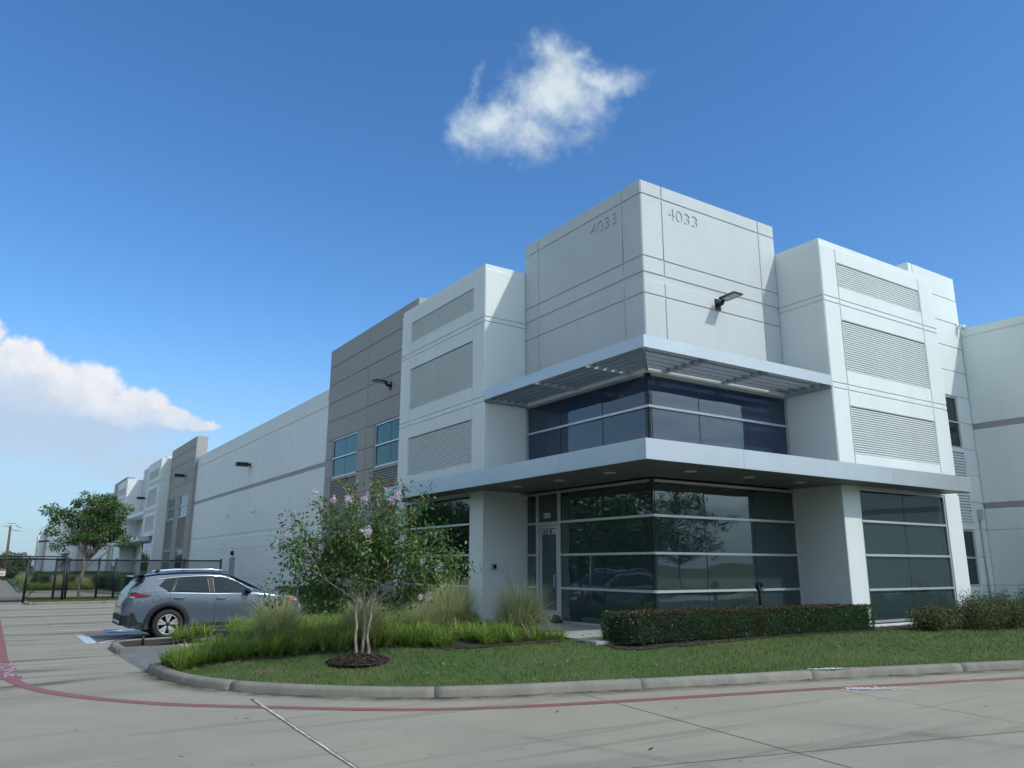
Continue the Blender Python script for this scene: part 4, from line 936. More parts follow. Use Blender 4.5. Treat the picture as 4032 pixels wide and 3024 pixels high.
    me = b.mesh('body', m_paint, True); me.materials.append(m_black); me.materials.append(m_void); me.materials.append(m_glass)
    bm = bmesh.new(); bm.from_mesh(me); bmesh.ops.recalc_face_normals(bm, faces=bm.faces)
    for f in bm.faces:
        c = f.calc_center_median(); zr, zb = interp(ROOF, c.x), interp(BELT, c.x); gh = zr - zb; yy = abs(c.y)
        if -.72 < c.x < 2.3 and gh > .06:
            if c.z > zb + gh * .86 and c.x < 1.45: f.material_index = 1
            if 1.45 <= c.x < 2.32 and c.z > zb + gh * .55 and yy > interp(RW, c.x) - .16: f.material_index = 1
            elif 1.45 <= c.x < 2.32 and c.z > zb + gh * .75: f.material_index = 3
        if -1.0 < c.x < -.66 and c.z > interp(BELT, c.x) + .04 and yy < .52: f.material_index = 3
        if -.97 < c.x < -.60 and c.z > interp(BELT, c.x) + .03 and yy >= .52 and c.z > 1.14 + (c.x + .9) * .75 + .06: f.material_index = 1
    bm.to_mesh(me); bm.free()
    body = link('body', me, car)
    # wheel arches cut out of the body
    cut = []
    for cx, cz, cr in ((-.03, .37, .425), (2.70, .38, .435)):
        for s in (-1, 1):
            q = MB(); q.lathe([(0, -.24), (cr, -.24), (cr, .24), (0, .24)], (cx, s * .87, cz), 'Y', 36)
            me2 = q.mesh('cutter', m_void); bm = bmesh.new(); bm.from_mesh(me2); bmesh.ops.remove_doubles(bm, verts=bm.verts, dist=1e-5); bmesh.ops.recalc_face_normals(bm, faces=bm.faces); bm.to_mesh(me2); bm.free()
            co = link('cutter', me2, car); cut.append(co)
            mod = body.modifiers.new('arch', 'BOOLEAN'); mod.object = co; mod.operation = 'DIFFERENCE'; mod.solver = 'EXACT'
            if hasattr(mod, 'material_mode'): mod.material_mode = 'TRANSFER'
    bpy.context.view_layer.update()
    nme = bpy.data.meshes.new_from_object(body.evaluated_get(bpy.context.evaluated_depsgraph_get()))
    body.modifiers.clear(); body.data = nme
    for co in cut: bpy.data.objects.remove(co)
    def patch(poly, name, m, off=.006, parent=car, both=True, step=.12, thick=.012):
        for s in ((-1, 1) if both else (-1,)):
            bm = bmesh.new(); vs = [bm.verts.new((x, 0, z)) for x, z in poly]; bm.faces.new(vs)
            px = [p[0] for p in poly]; pz = [p[1] for p in poly]
            for g in np.arange(math.floor(min(px) / step) * step, max(px), step): bmesh.ops.bisect_plane(bm, geom=bm.verts[:] + bm.edges[:] + bm.faces[:], plane_co=(g, 0, 0), plane_no=(1, 0, 0))
            for g in np.arange(math.floor(min(pz) / .06) * .06, max(pz), .06): bmesh.ops.bisect_plane(bm, geom=bm.verts[:] + bm.edges[:] + bm.faces[:], plane_co=(0, 0, g), plane_no=(0, 0, 1))
            for v in bm.verts: v.co.y = s * (ysurf(v.co.x, v.co.z) + off)
            ed = [e for e in bm.edges if e.is_boundary]
            r_ = bmesh.ops.extrude_edge_only(bm, edges=ed)
            for v in [g for g in r_['geom'] if isinstance(g, bmesh.types.BMVert)]: v.co.y -= s * (off + thick)
            bmesh.ops.recalc_face_normals(bm, faces=bm.faces)
            me3 = bpy.data.meshes.new(name); bm.to_mesh(me3); bm.free(); me3.materials.append(m); o = link(name, me3, parent)
            # make sure outer faces look outwards
            if me3.polygons and sum(p.normal.y * s * p.area for p in me3.polygons) < 0: me3.flip_normals()
    def line(pts, name, m, w=.008, off=.003, parent=car, both=True):
        for s in ((-1, 1) if both else (-1,)):
            q = MB(); P3 = []
            for i in range(len(pts) - 1):
                n = max(2, int(math.hypot(pts[i + 1][0] - pts[i][0], pts[i + 1][1] - pts[i][1]) / .06))
                for k in range(n): t = k / n; P3.append((pts[i][0] + (pts[i + 1][0] - pts[i][0]) * t, pts[i][1] + (pts[i + 1][1] - pts[i][1]) * t))
            P3.append(pts[-1]); q.tube([(x, s * (ysurf(x, z) + off), z) for x, z in P3], w, 5); q.build(name, m, parent, True)
    # side glass
    patch([(-.28, 1.30), (-.13, 1.455), (.135, 1.488), (.035, 1.175), (-.07, 1.172)], 'window', m_glass)
    patch([(.07, 1.172), (.19, 1.492), (.55, 1.515), (.88, 1.52), (.945, 1.13), (.5, 1.15)], 'window', m_glass)
    patch([(1.07, 1.127), (1.02, 1.52), (1.25, 1.505), (1.48, 1.44), (1.78, 1.295), (2.02, 1.15), (1.95, 1.115), (1.5, 1.118)], 'window', m_glass)
    patch([(.95, 1.13), (.885, 1.52), (1.015, 1.52), (1.065, 1.127)], 'door_pillar', m_pillar, .003)
    patch([(.04, 1.172), (.14, 1.488), (.185, 1.492), (.065, 1.172)], 'door_pillar', m_pillar, .003)
    line([(-.36, 1.445), (-.12, 1.475), (.2, 1.508), (.6, 1.532), (.95, 1.538), (1.25, 1.522), (1.5, 1.455), (1.8, 1.308), (2.08, 1.145)], 'chrome_trim', m_chrome, .014, .008)
    line([(-.07, 1.163), (.5, 1.142), (1.1, 1.116), (1.95, 1.106)], 'window_seal', m_black, .009, .004)
    # panel gaps
    line([(-.0, 1.13), (-.02, 1.0), (.02, .78), (.04, .70)], 'panel_gap', m_void, .005, -.001)
    line([(1.03, 1.11), (1.07, .9), (1.09, .6), (1.10, .33)], 'panel_gap', m_void, .005, -.001)
    line([(2.12, 1.10), (2.2, .98), (2.23, .80), (2.22, .66)], 'panel_gap', m_void, .005, -.001)
    line([(.12, .34), (2.2, .31)], 'panel_gap', m_void, .006, -.001)
    line([(-.32 + .095 * math.cos(a), .975 + .085 * math.sin(a)) for a in np.linspace(0, 6.283, 22)], 'fuel_flap', m_void, .0035, .0, both=False)
    # cladding
    def arc(cx, cz, r, a0, a1, n=22): return [(cx + r * math.cos(a), cz + r * math.sin(a)) for a in np.linspace(a0, a1, n)]
    for cx, cz, r in ((-.03, .37, .425), (2.70, .38, .435)):
        for s in (-1, 1):
            q = MB(); A0 = arc(cx, cz, r - .004, R(-14), R(194)); A1 = arc(cx, cz, r + .115, R(-8), R(188))
            for (x0, z0), (x1, z1) in zip(A0, A1):
                z0 = max(z0, .20); z1 = max(z1, .20)
                ya, yb = ysurf(max(min(x0, 3.5), -1.0), max(z0, .28)) + .012, ysurf(max(min(x1, 3.5), -1.0), max(z1, .28)) + .010
                q.v += [(x0, s * (ya - .05), z0), (x0, s * ya, z0), (x1, s * yb, z1), (x1, s * (yb - .03), z1)]
            for i in range(len(A0) - 1):
                for k in range(3): q.f.append((i * 4 + k, (i + 1) * 4 + k, (i + 1) * 4 + k + 1, i * 4 + k + 1))
            q.build('wheel_arch_trim', m_clad, car, True, fixn=True)
    patch([(.42, .225), (2.24, .225), (2.24, .31), (.48, .34)], 'sill_trim', m_clad, .012)
    patch([(.62, .355), (.73, .405), (.98, .385), (2.1, .375), (2.1, .345), (.7, .345)], 'chrome_strip', m_chrome, .018)
    patch([(-.86, .665), (-.80, .655), (-.70, .44), (-.545, .41), (-.53, .26), (-.72, .27), (-.9, .36), (-.94, .50)], 'bumper_corner', m_clad, .012, step=.06)
    # rear bumper and tail
    q = MB(); q.prism([(-1.075, -.64), (-1.03, -.76), (-.93, -.84), (-.85, -.85), (-.85, .85), (-.93, .84), (-1.03, .76), (-1.075, .64)], .36, .60); q.build('rear_bumper', m_clad, car)
    q = MB(); q.prism([(-1.085, -.6), (-1.04, -.72), (-.94, -.80), (-.94, .80), (-1.04, .72), (-1.085, .6)], .41, .47); q.build('bumper_strip', m_alu, car)
    patch([(-.97, 1.10), (-.80, 1.128), (-.70, 1.105), (-.43, 1.085), (-.56, 1.02), (-.95, 1.01)], 'tail_lamp', m_red, .012, step=.05)
    patch([(-.96, 1.128), (-.80, 1.15), (-.72, 1.12), (-.80, 1.132), (-.96, 1.108)], 'lamp_surround', m_black, .014, step=.05)
    patch([(-.93, 1.022), (-.84, 1.022), (-.82, 1.04), (-.93, 1.04)], 'reverse_lamp', m_clear, .016, step=.05)
    q = MB(); q.hexa([(-.86, -.58, 1.515), (-.60, -.60, 1.56), (-.60, .60, 1.56), (-.86, .58, 1.515)], [(-.85, -.57, 1.545), (-.60, -.58, 1.60), (-.60, .58, 1.60), (-.85, .57, 1.545)]); q.build('roof_spoiler', m_black, car, fixn=True)
    q = MB(); q.hexa([(-1.06, -.27, .80), (-1.06, .27, .80), (-1.03, .27, .80), (-1.03, -.27, .80)], [(-1.05, -.27, .95), (-1.05, .27, .95), (-1.02, .27, .95), (-1.02, -.27, .95)]); q.build('number_plate', m_camw, car, fixn=True)
    q = MB(); q.tube([(-.62, -.1, 1.595), (-.50, -.1, 1.70)], .004, 5); q.hexa([(-.30, -.03, 1.61), (-.08, -.03, 1.63), (-.08, .03, 1.63), (-.30, .03, 1.61)], [(-.26, -.012, 1.68), (-.2, -.012, 1.69), (-.2, .012, 1.69), (-.26, .012, 1.68)]); q.build('roof_aerial', m_black, car)
    # front lamps
    patch([(2.88, 1.005), (3.02, 1.0), (3.27, .945), (3.38, .885), (3.2, .875), (3.08, .915)], 'headlamp', m_clear, .010, step=.05)
    patch([(2.93, .985), (3.06, .975), (3.19, .90), (3.14, .885), (3.06, .92)], 'side_lamp', m_amber, .016, step=.05)
    patch([(3.34, .78), (3.43, .77), (3.45, .66), (3.36, .67)], 'fog_lamp', m_clear, .012, step=.04)
    patch([(3.12, .45), (3.46, .52), (3.46, .34), (3.15, .28)], 'bumper_corner', m_clad, .008, step=.05)
    # roof rails, mirrors, handles
    for s in (-1, 1):
        q = MB(); q.tube([(-.30, s * .60, 1.60), (-.22, s * .605, 1.655), (.3, s * .615, 1.692), (.9, s * .615, 1.70), (1.25, s * .605, 1.675), (1.42, s * .595, 1.61)], [.012, .020, .020, .020, .018, .012], 8); q.build('roof_rail', m_chrome, car, True)
        q = MB(); q.hexa([(1.80, s * .93, 1.06), (1.98, s * .94, 1.07), (1.96, s * 1.10, 1.09), (1.82, s * 1.10, 1.09)], [(1.79, s * .96, 1.22), (1.95, s * .96, 1.19), (1.93, s * 1.10, 1.19), (1.81, s * 1.10, 1.21)])
        me4 = q.mesh('mirror', m_black, True); bm = bmesh.new(); bm.from_mesh(me4); bmesh.ops.recalc_face_normals(bm, faces=bm.faces); bmesh.ops.bevel(bm, geom=bm.edges[:], offset=.025, segments=2, affect='EDGES'); bm.to_mesh(me4); bm.free(); mi = link('mirror', me4, car)
        q = MB(); q.tube([(1.88, s * .88, 1.10), (1.88, s * .96, 1.11)], .03, 6); q.build('mirror_stalk', m_black, mi)
        for (x0, x1, z) in ((.09, .33, .99), (1.11, 1.35, .965)):
            q = MB(); ym = ysurf((x0 + x1) / 2, z); q.tube([(x0, s * (ym + .0), z), (x0 + .04, s * (ym + .035), z + .004), (x1 - .04, s * (ym + .035), z + .004), (x1, s * (ym + .0), z)], [.010, .017, .017, .010], 8); q.build('door_handle', m_paint, car, True)
    # wheels
    for (wx, wz) in ((-.0, .365), (2.705, .365)):
        for s in (-1, 1):
            yo = s * .80
            q = MB(); rr = .362
            q.lathe([(.235, s * .10), (.25, s * .115), (.30, s * .118), (.345, s * .105), (rr, s * .075), (rr, -s * .09), (.34, -s * .11), (.25, -s * .11), (.235, -s * .10)], (wx, yo, wz), 'Y', 40); wh = q.build('wheel', m_tyre, car, True, fixn=True)
            q = MB(); q.lathe([(.236, s * .10), (.232, s * .085), (.222, s * .02), (.21, -s * .06), (.0, -s * .06)], (wx, yo, wz), 'Y', 40); q.build('rim_barrel', m_void, wh, True, fixn=True)
            q = MB(); q.lathe([(.238, s * .098), (.238, s * .108), (.226, s * .106), (.224, s * .09)], (wx, yo, wz), 'Y', 40); q.build('rim', m_alu, wh, True, fixn=True)
            for k in range(5):
                a = R(90 + 72 * k); q = MB()
                for da, w0, w1 in ((-.20, .015, .034), (.20, .015, .034)):
                    c0, c1 = math.cos(a + da * .6), math.cos(a + da); s0, s1 = math.sin(a + da * .6), math.sin(a + da)
                    def sp(r, c, sn, w, y): return [(wx + r * c - w * sn, yo + y, wz + r * sn + w * c), (wx + r * c + w * sn, yo + y, wz + r * sn - w * c)]
                    i0 = sp(.05, c0, s0, w0, s * .085); i1 = sp(.228, c1, s1, w1, s * .098); j0 = sp(.05, c0, s0, w0, s * .05); j1 = sp(.228, c1, s1, w1, s * .06)
                    q.hexa([j0[0], j0[1], j1[1], j1[0]], [i0[0], i0[1], i1[1], i1[0]])
                q.build('spoke', m_spoke, wh, fixn=True)
            q = MB(); q.lathe([(.05, s * .06), (.045, s * .086), (.0, s * .088)], (wx, yo, wz), 'Y', 16); q.build('hub_cap', m_clad, wh, True, fixn=True)
    q = MB(); q.box(-.5, 3.2, -.72, .72, .19, .35); q.build('underbody', m_void, car)
    return car
m_carpaint = mat('blue_grey_car_paint', (.105, .138, .178), .20, .2, coat=.8)
build_car((-8.12, 9.81, 0), 'blue-grey crossover car with black roof parked on the striped aisle', m_carpaint)

# ------------------------------------------------------------------ planting
def leaf_np(cent, size, nrm_up=.4, asp=.5, fold=.25, dirs=None):
    n = len(cent); d = rng.normal(size=(n, 3)) if dirs is None else dirs + rng.normal(size=(n, 3)) * .45
    d /= np.linalg.norm(d, axis=1, keepdims=True) + 1e-9
    up = rng.normal(size=(n, 3)); up[:, 2] += nrm_up * 3; s = np.cross(d, up); s /= np.linalg.norm(s, axis=1, keepdims=True) + 1e-9; nn = np.cross(s, d)
    L = size * rng.uniform(.65, 1.25, (n, 1)); w = L * asp * .5
    a = cent; b = cent + d * L * .45 + s * w + nn * L * fold * .5; c = cent + d * L; e = cent + d * L * .45 - s * w + nn * L * fold * .5
    V = np.stack([a, b, c, e], 1).reshape(-1, 3); F = np.arange(n * 4).reshape(n, 4)
    return V, F, np.repeat(rng.random(n), 4)
def blades_np(base, length, width, az, lean, curve, segs=4):
    """grass blades as bent strips; base (n,3)"""
    n = len(base); t = np.linspace(0, 1, segs + 1)
    d = np.stack([np.cos(az), np.sin(az), np.zeros(n)], -1); s = np.stack([-np.sin(az), np.cos(az), np.zeros(n)], -1)
    V = np.zeros((n, segs + 1, 2, 3))
    ang = lean[:, None] + curve[:, None] * t[None, :]            # angle from vertical along blade
    dl = length[:, None] / segs
    hx = np.concatenate([np.zeros((n, 1)), np.cumsum(np.sin(ang[:, :-1]) * dl, 1)], 1); hz = np.concatenate([np.zeros((n, 1)), np.cumsum(np.cos(ang[:, :-1]) * dl, 1)], 1)
    P_ = base[:, None, :] + d[:, None, :] * hx[..., None]; P_[..., 2] += hz
    w = width[:, None] * (1 - t[None, :] ** 1.6) * .5 + .0006
    V[:, :, 0] = P_ + s[:, None, :] * w[..., None]; V[:, :, 1] = P_ - s[:, None, :] * w[..., None]
    V = V.reshape(-1, 3); k = (segs + 1) * 2
    o = (np.arange(n) * k)[:, None, None] + (np.arange(segs) * 2)[None, :, None]
    F = (o + np.array([0, 1, 3, 2])[None, None, :]).reshape(-1, 4)
    return V, F, np.repeat(rng.random(n), k)
def join_np(parts):
    V, F, A = [], [], []; o = 0
    for v, f, a in parts: V.append(v); F.append(f + o); A.append(a); o += len(v)
    return np.concatenate(V), np.concatenate(F), np.concatenate(A)

m_grass = mat('lawn_grass_blade', (.1, .15, .04), .7, attr='rnd', ramp=[(0, (0.049, 0.105, 0.017)), (0.5, (0.084, 0.161, 0.026)), (0.85, (0.14, 0.198, 0.043)), (1, (0.294, 0.215, 0.103))], col2=(.235, .20, .10), nscale=1.3, nlo=.44, nhi=.72, trans=.25, spec=.25, stretch=(.45, 1.7, 1))
m_lir = mat('liriope_blade', (.1, .2, .04), .5, attr='rnd', ramp=[(0, (0.08, 0.161, 0.029)), (0.45, (0.17, 0.284, 0.048)), (0.85, (0.339, 0.43, 0.084)), (1, (0.519, 0.46, 0.169))], trans=.42, spec=.35)
m_orn = mat('ornamental_grass_blade', (.2, .2, .1), .6, attr='rnd', ramp=[(0, (0.228, 0.279, 0.128)), (0.4, (0.44, 0.48, 0.244)), (0.75, (0.72, 0.673, 0.396)), (1, (0.9, 0.785, 0.509))], trans=.4, spec=.3)
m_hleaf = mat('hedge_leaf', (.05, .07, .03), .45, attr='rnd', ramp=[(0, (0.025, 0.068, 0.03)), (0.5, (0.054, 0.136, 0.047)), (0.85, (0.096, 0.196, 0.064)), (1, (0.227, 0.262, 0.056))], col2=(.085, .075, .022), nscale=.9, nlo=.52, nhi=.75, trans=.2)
m_hred = mat('bronze_hedge_tip', (.12, .07, .04), .5, attr='rnd', ramp=[(0, (0.035, 0.04, 0.016)), (0.6, (0.082, 0.066, 0.028)), (1, (0.12, 0.084, 0.04))], trans=.25)
m_cleaf = mat('myrtle_leaf', (.05, .08, .02), .45, attr='rnd', ramp=[(0, (0.043, 0.1, 0.026)), (0.5, (0.089, 0.179, 0.048)), (0.88, (0.167, 0.27, 0.073)), (0.985, (0.3, 0.28, 0.075)), (1, (0.556, 0.2, 0.044))], trans=.4)
m_pink = mat('pale_pink_blossom', (.62, .42, .62), .6, attr='rnd', ramp=[(0, (0.596, 0.419, 0.588)), (0.6, (0.82, 0.688, 0.776)), (1, (0.9, 0.9, 0.87))], trans=.3)
m_tleaf = mat('tree_leaf', (.04, .07, .02), .5, attr='rnd', ramp=[(0, (0.036, 0.087, 0.022)), (0.5, (0.075, 0.153, 0.037)), (1, (0.155, 0.244, 0.059))], trans=.4)
m_fleaf = mat('far_tree_leaf', (.06, .09, .03), .6, attr='rnd', ramp=[(0, (0.051, 0.088, 0.027)), (0.5, (0.102, 0.152, 0.045)), (1, (0.187, 0.216, 0.068))], trans=.3)
m_mbark = mat('pale_smooth_bark', (.40, .34, .28), .75, col2=(.25, .20, .16), nscale=9, nmix=.7, bump=.3, stretch=(1, 1, .25))
m_bark = mat('grey_bark', (.20, .18, .15), .85, col2=(.11, .10, .085), nscale=8, nmix=.7, bump=.6, bscale=40, stretch=(1, 1, .25))

# lawn grass
def in_view(x, y): return True
N0 = 260000
gx = rng.uniform(-9.4, 13.0, N0); gy = rng.uniform(-7.4, 8.0, N0)
ok = isl(gx, gy) & (kdist(gx, gy) > .17) & ~anybed(gx, gy) & (gy < 2.5) & ((gx + 6.67) ** 2 / .27 + (gy - .06) ** 2 / .27 > 1.0) & ~((gx > -2.2) & (gy > -1.2))
gx, gy = gx[ok], gy[ok]; n = len(gx)
patch_ = np.sin(gx * 1.3 + np.sin(gy * 2.1)) * .5 + np.sin(gy * 5.3 + gx * .9) * .5
len_ = rng.uniform(.028, .075, n); v, f, a = blades_np(np.stack([gx, gy, tz(gx, gy) - .032], -1), len_, rng.uniform(.005, .010, n), rng.uniform(0, 6.28, n), rng.uniform(.0, .9, n), rng.uniform(0, 1.0, n), 2)
dry = np.repeat(np.clip(patch_ - .2, 0, 1) * .35 + np.sin(gx * .8 + gy * 1.7) * .10, 6); yel = np.repeat(np.exp(-(((gx + 8.08) / .28) ** 2 + ((gy - .42) / .22) ** 2)) * .8, 6)
a = np.clip(a * .85 + dry + yel, 0, 1)
o = link('lawn_grass', np_mesh('lawn_grass', v, f, m_grass, False, a)); tag(o, 'short mown green lawn between the kerb and the planting', 'grass', kind='stuff')
# grass on the strip by the facade and the fence island
N0 = 30000; gx = rng.uniform(-4.0, -.5, N0); gy = rng.uniform(5, 40, N0); ok = ~anybed(gx, gy) & (gx < -.4) & (kdist(gx, gy) > .2); gx, gy = gx[ok], gy[ok]; n = len(gx)
v, f, a = blades_np(np.stack([gx, gy, tz(gx, gy) - .03], -1), rng.uniform(.05, .09, n), rng.uniform(.012, .022, n), rng.uniform(0, 6.28, n), rng.uniform(0, .7, n), rng.uniform(0, .8, n), 2)
o = link('verge_grass', np_mesh('verge_grass', v, f, m_grass, False, a * .8)); tag(o, 'green grass strip between the parking bays and the white wall', 'grass', kind='stuff')

# bright green liriope ground cover
def clump_cover(pts, nb, lmin, lmax, w, name, m, label, zf=tz, lean=(.1, .9), curve=(.3, 1.5)):
    pts = np.asarray(pts, float); n = len(pts) * nb; c = np.repeat(pts, nb, 0)
    az = rng.uniform(0, 6.28, n); rr = np.abs(rng.normal(0, .05, n)); x = c[:, 0] + np.cos(az) * rr; y = c[:, 1] + np.sin(az) * rr
    sc = np.repeat(rng.uniform(.75, 1.15, len(pts)), nb); tone = np.repeat(rng.normal(0, .14, len(pts)), nb)
    v, f, a = blades_np(np.stack([x, y, zf(x, y) - .02], -1), rng.uniform(lmin, lmax, n) * sc, rng.uniform(w * .6, w, n), az, rng.uniform(*lean, n), rng.uniform(*curve, n), 5)
    a = np.clip(a * .8 + .1 + np.repeat(tone, 12), 0, 1)
    o = link(name, np_mesh(name, v, f, m, False, a)); tag(o, label, 'ground cover', kind='stuff'); return o   
def poly_pts(poly, s, jit=.5, extra=None):
    xs = [p[0] for p in poly]; ys = [p[1] for p in poly]; X, Y = np.meshgrid(np.arange(min(xs), max(xs), s), np.arange(min(ys), max(ys), s)); X = X.ravel() + rng.uniform(-jit, jit, X.size) * s; Y = Y.ravel() + rng.uniform(-jit, jit, Y.size) * s
    ok = inside(poly, X, Y) & (kdist(X, Y) > .22)
    if extra is not None: ok &= extra(X, Y)
    return np.stack([X[ok], Y[ok]], -1)
ORN = [(-6.0, 1.6, 1.08), (-3.75, 2.3, 1.32), (-2.72, 1.2, 1.22), (-7.3, 2.6, 1.05), (-4.5, 2.0, .9)]
LIR = [(-9.25, 2.7), (-9.15, 1.75), (-8.75, 2.0), (-8.35, 2.05), (-7.75, 1.45), (-7.28, 1.2), (-6.85, .95), (-6.08, .75), (-5.6, .55), (-5.12, .05), (-4.95, -.02), (-4.8, .8), (-4.6, 2.6), (-4.6, 3.6), (-8.2, 3.6), (-8.75, 2.9)]
LIRB = [(-7.3, 3.0), (-4.6, 3.4), (-2.6, 3.0), (-1.6, 5.0), (-1.6, 7.2), (-3.2, 7.6), (-7.0, 6.9), (-7.5, 5.6)]
LIR2 = [(-4.25, -.05), (-3.95, -.08), (-3.35, -.1), (-3.3, .7), (-3.4, 1.6), (-4.2, 1.5), (-4.3, .6)]
lp = np.concatenate([poly_pts(LIR, .155), poly_pts(LIR2, .16), np.array([(-2.55, .02), (-2.72, .1), (-2.0, -.78), (-3.1, .05), (-2.95, .15), (-8.35, 6.3), (-8.2, 6.5), (-8.1, 6.25), (-7.9, 6.6), (-8.3, 6.75), (-7.8, 6.3), (-8.0, 6.9), (-7.6, 6.7)])])
clump_cover(lp, 54, .26, .48, .0185, 'liriope_cover', m_lir, 'bright green strappy ground cover along the bed edge')
far = poly_pts(LIRB, .20)
clump_cover(far, 40, .26, .46, .020, 'liriope_cover', m_lir, 'green strappy ground cover beside the parking bay')
# tall ornamental grass clumps, each a plant of its own
OL = ['tall tan-green grass clump right behind the flowering tree trunks', 'large feathery grass clump in front of the left column', 'feathery grass clump beside the entrance door slab', 'brownish grass clump in front of the car front wheel', 'small feathery grass clump left of the largest grass clump']
for (x, y, h), lb in zip(ORN, OL):
    n = int(1900 * h); az = rng.uniform(0, 6.28, n); rr = np.abs(rng.normal(0, .11, n)) * h; t = rng.random(n)
    bx, by = np.cos(az) * rr, np.sin(az) * rr
    ln = h * rng.uniform(.45, 1.08, n); outer = rr / (.16 * h)
    v, f, a = blades_np(np.stack([bx, by, np.full(n, -.02)], -1), ln, rng.uniform(.007, .015, n), az + rng.normal(0, .6, n), rng.uniform(.0, .36, n) + outer * .26, rng.uniform(.3, 2.2, n) * (.5 + .5 * outer), 6)
    a = np.clip(a * .75 + np.repeat(np.where(ln < .6 * h, .22, .0), 14), 0, 1)
    g = empty('ornamental_grass', (x, y, float(tz(x, y)))); tag(g, lb, 'grass clump', 'tall feathery grass clumps')
    link('blades', np_mesh('blades', v, f, m_orn, False, a), g)
    b = MB(); b.lathe([(.02, -.05), (.10 * h, -.04), (.13 * h, .06), (.05, .16), (0, .18)], (0, 0, 0), 'Z', 12); b.build('crown_base', m_mulch, g, True)
    b = MB()
    for k in range(int(10 * h)):
        a_ = random.uniform(0, 6.28); r0 = random.uniform(0, .1); hh = h * random.uniform(1.05, 1.35); dx, dy = math.cos(a_), math.sin(a_)
        b.tube([(dx * r0, dy * r0, .1), (dx * (r0 + .12), dy * (r0 + .12), hh * .6), (dx * (r0 + .32), dy * (r0 + .32), hh)], [.003, .0025, .001], 4, False)
    b.build('seed_stalk', m_orn, g)

# clipped hedges
def hedge(name, path_front, path_back, h, label, nleaf, mleaf, top_mat=None, zbase=None, group=None, lsize=.036):
    """closed clipped hedge between two polylines in plan"""
    root = empty(name, (0, 0, 0)); tag(root, label, 'hedge', group)
    poly = list(path_front) + list(path_back)[::-1]
    cx = sum(p[0] for p in poly) / len(poly); cy = sum(p[1] for p in poly) / len(poly)
    core = [(cx + (x - cx) * (1 - .06 / max(.2, abs(x - cx) + .01)) if abs(x - cx) > .1 else x, cy + (y - cy) * .82) for x, y in poly]
    zb = zbase if zbase is not None else float(tz(cx, cy))
    b = MB(); b.prism(core, zb + .06, zb + h - .05); b.build('inner_twigs', mat('dark_hedge_core', (.012, .014, .008), .9), root, fixn=True)
    # leaves on sides and top
    P_ = []; per = [(Vector(poly[i]), Vector(poly[(i + 1) % len(poly)])) for i in range(len(poly))]
    L_ = np.array([(q - p).length for p, q in per]); side_area = L_.sum() * h
    xs = [p[0] for p in poly]; ys = [p[1] for p in poly]; top_area = .8 * (max(xs) - min(xs)) * (max(ys) - min(ys)) * .8
    ns = int(nleaf * side_area / (side_area + top_area)); nt_ = nleaf - ns
    e = rng.choice(len(per), ns, p=L_ / L_.sum()); t = rng.random(ns)
    A_ = np.array([[p.x, p.y] for p, q in per]); B_ = np.array([[q.x, q.y] for p, q in per])
    pos = A_[e] + (B_[e] - A_[e]) * t[:, None]; nrm = np.stack([(B_ - A_)[e][:, 1], -(B_ - A_)[e][:, 0]], -1); nrm /= np.linalg.norm(nrm, axis=1, keepdims=True)
    ar = sum(poly[i][0] * poly[(i + 1) % len(poly)][1] - poly[(i + 1) % len(poly)][0] * poly[i][1] for i in range(len(poly)))
    if ar < 0: nrm = -nrm
    z = rng.uniform(.03, h, ns); bul = np.sin(pos[:, 0] * 7 + z * 9) * .014 + np.sin(pos[:, 0] * 17 + z * 23) * .01
    taper = np.clip((z / h - .80) / .2, 0, 1) ** 2 * .05 + np.clip((.18 - z / h) / .18, 0, 1) * .03
    pos = pos + nrm * (bul - taper + rng.normal(-.012, .016, ns))[:, None]
    side = np.stack([pos[:, 0], pos[:, 1], zb + z], -1)
    v, f, a = leaf_np(side, lsize, .2, .6, .2, np.concatenate([nrm * .9, np.full((ns, 1), .35)], 1))
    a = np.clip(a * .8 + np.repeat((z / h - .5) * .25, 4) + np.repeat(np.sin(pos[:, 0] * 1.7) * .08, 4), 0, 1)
    link('foliage', np_mesh('foliage', v, f, mleaf, False, a), root)
    tx_ = rng.uniform(min(xs), max(xs), nt_ * 2); ty_ = rng.uniform(min(ys), max(ys), nt_ * 2); ok = inside(poly, tx_, ty_); tx_, ty_ = tx_[ok], ty_[ok]; k = len(tx_)
    top = np.stack([tx_, ty_, zb + h + np.sin(tx_ * 5) * .008 + rng.normal(-.008, .016, k)], -1)
    v, f, a = leaf_np(top, lsize, .8, .55, .2, np.tile(np.array([0, 0, .8]), (k, 1)))
    link('top_foliage', np_mesh('top_foliage', v, f, top_mat or mleaf, False, a), root)
    return root
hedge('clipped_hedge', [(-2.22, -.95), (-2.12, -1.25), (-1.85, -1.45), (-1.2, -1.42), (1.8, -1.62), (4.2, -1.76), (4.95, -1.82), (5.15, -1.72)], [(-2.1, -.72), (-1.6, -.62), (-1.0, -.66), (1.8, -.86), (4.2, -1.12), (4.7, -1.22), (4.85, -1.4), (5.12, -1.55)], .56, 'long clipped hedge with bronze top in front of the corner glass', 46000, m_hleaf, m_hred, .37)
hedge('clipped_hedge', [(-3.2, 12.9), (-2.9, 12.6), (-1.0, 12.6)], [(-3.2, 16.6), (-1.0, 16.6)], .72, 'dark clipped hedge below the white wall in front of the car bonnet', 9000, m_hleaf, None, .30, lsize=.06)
hedge('clipped_hedge', [(-2.7, 10.7), (-2.5, 10.4), (-1.5, 10.4)], [(-2.7, 12.2), (-1.5, 12.2)], .7, 'small dark clipped shrub block at the foot of the grey block', 5000, m_hleaf, None, .32, lsize=.05)

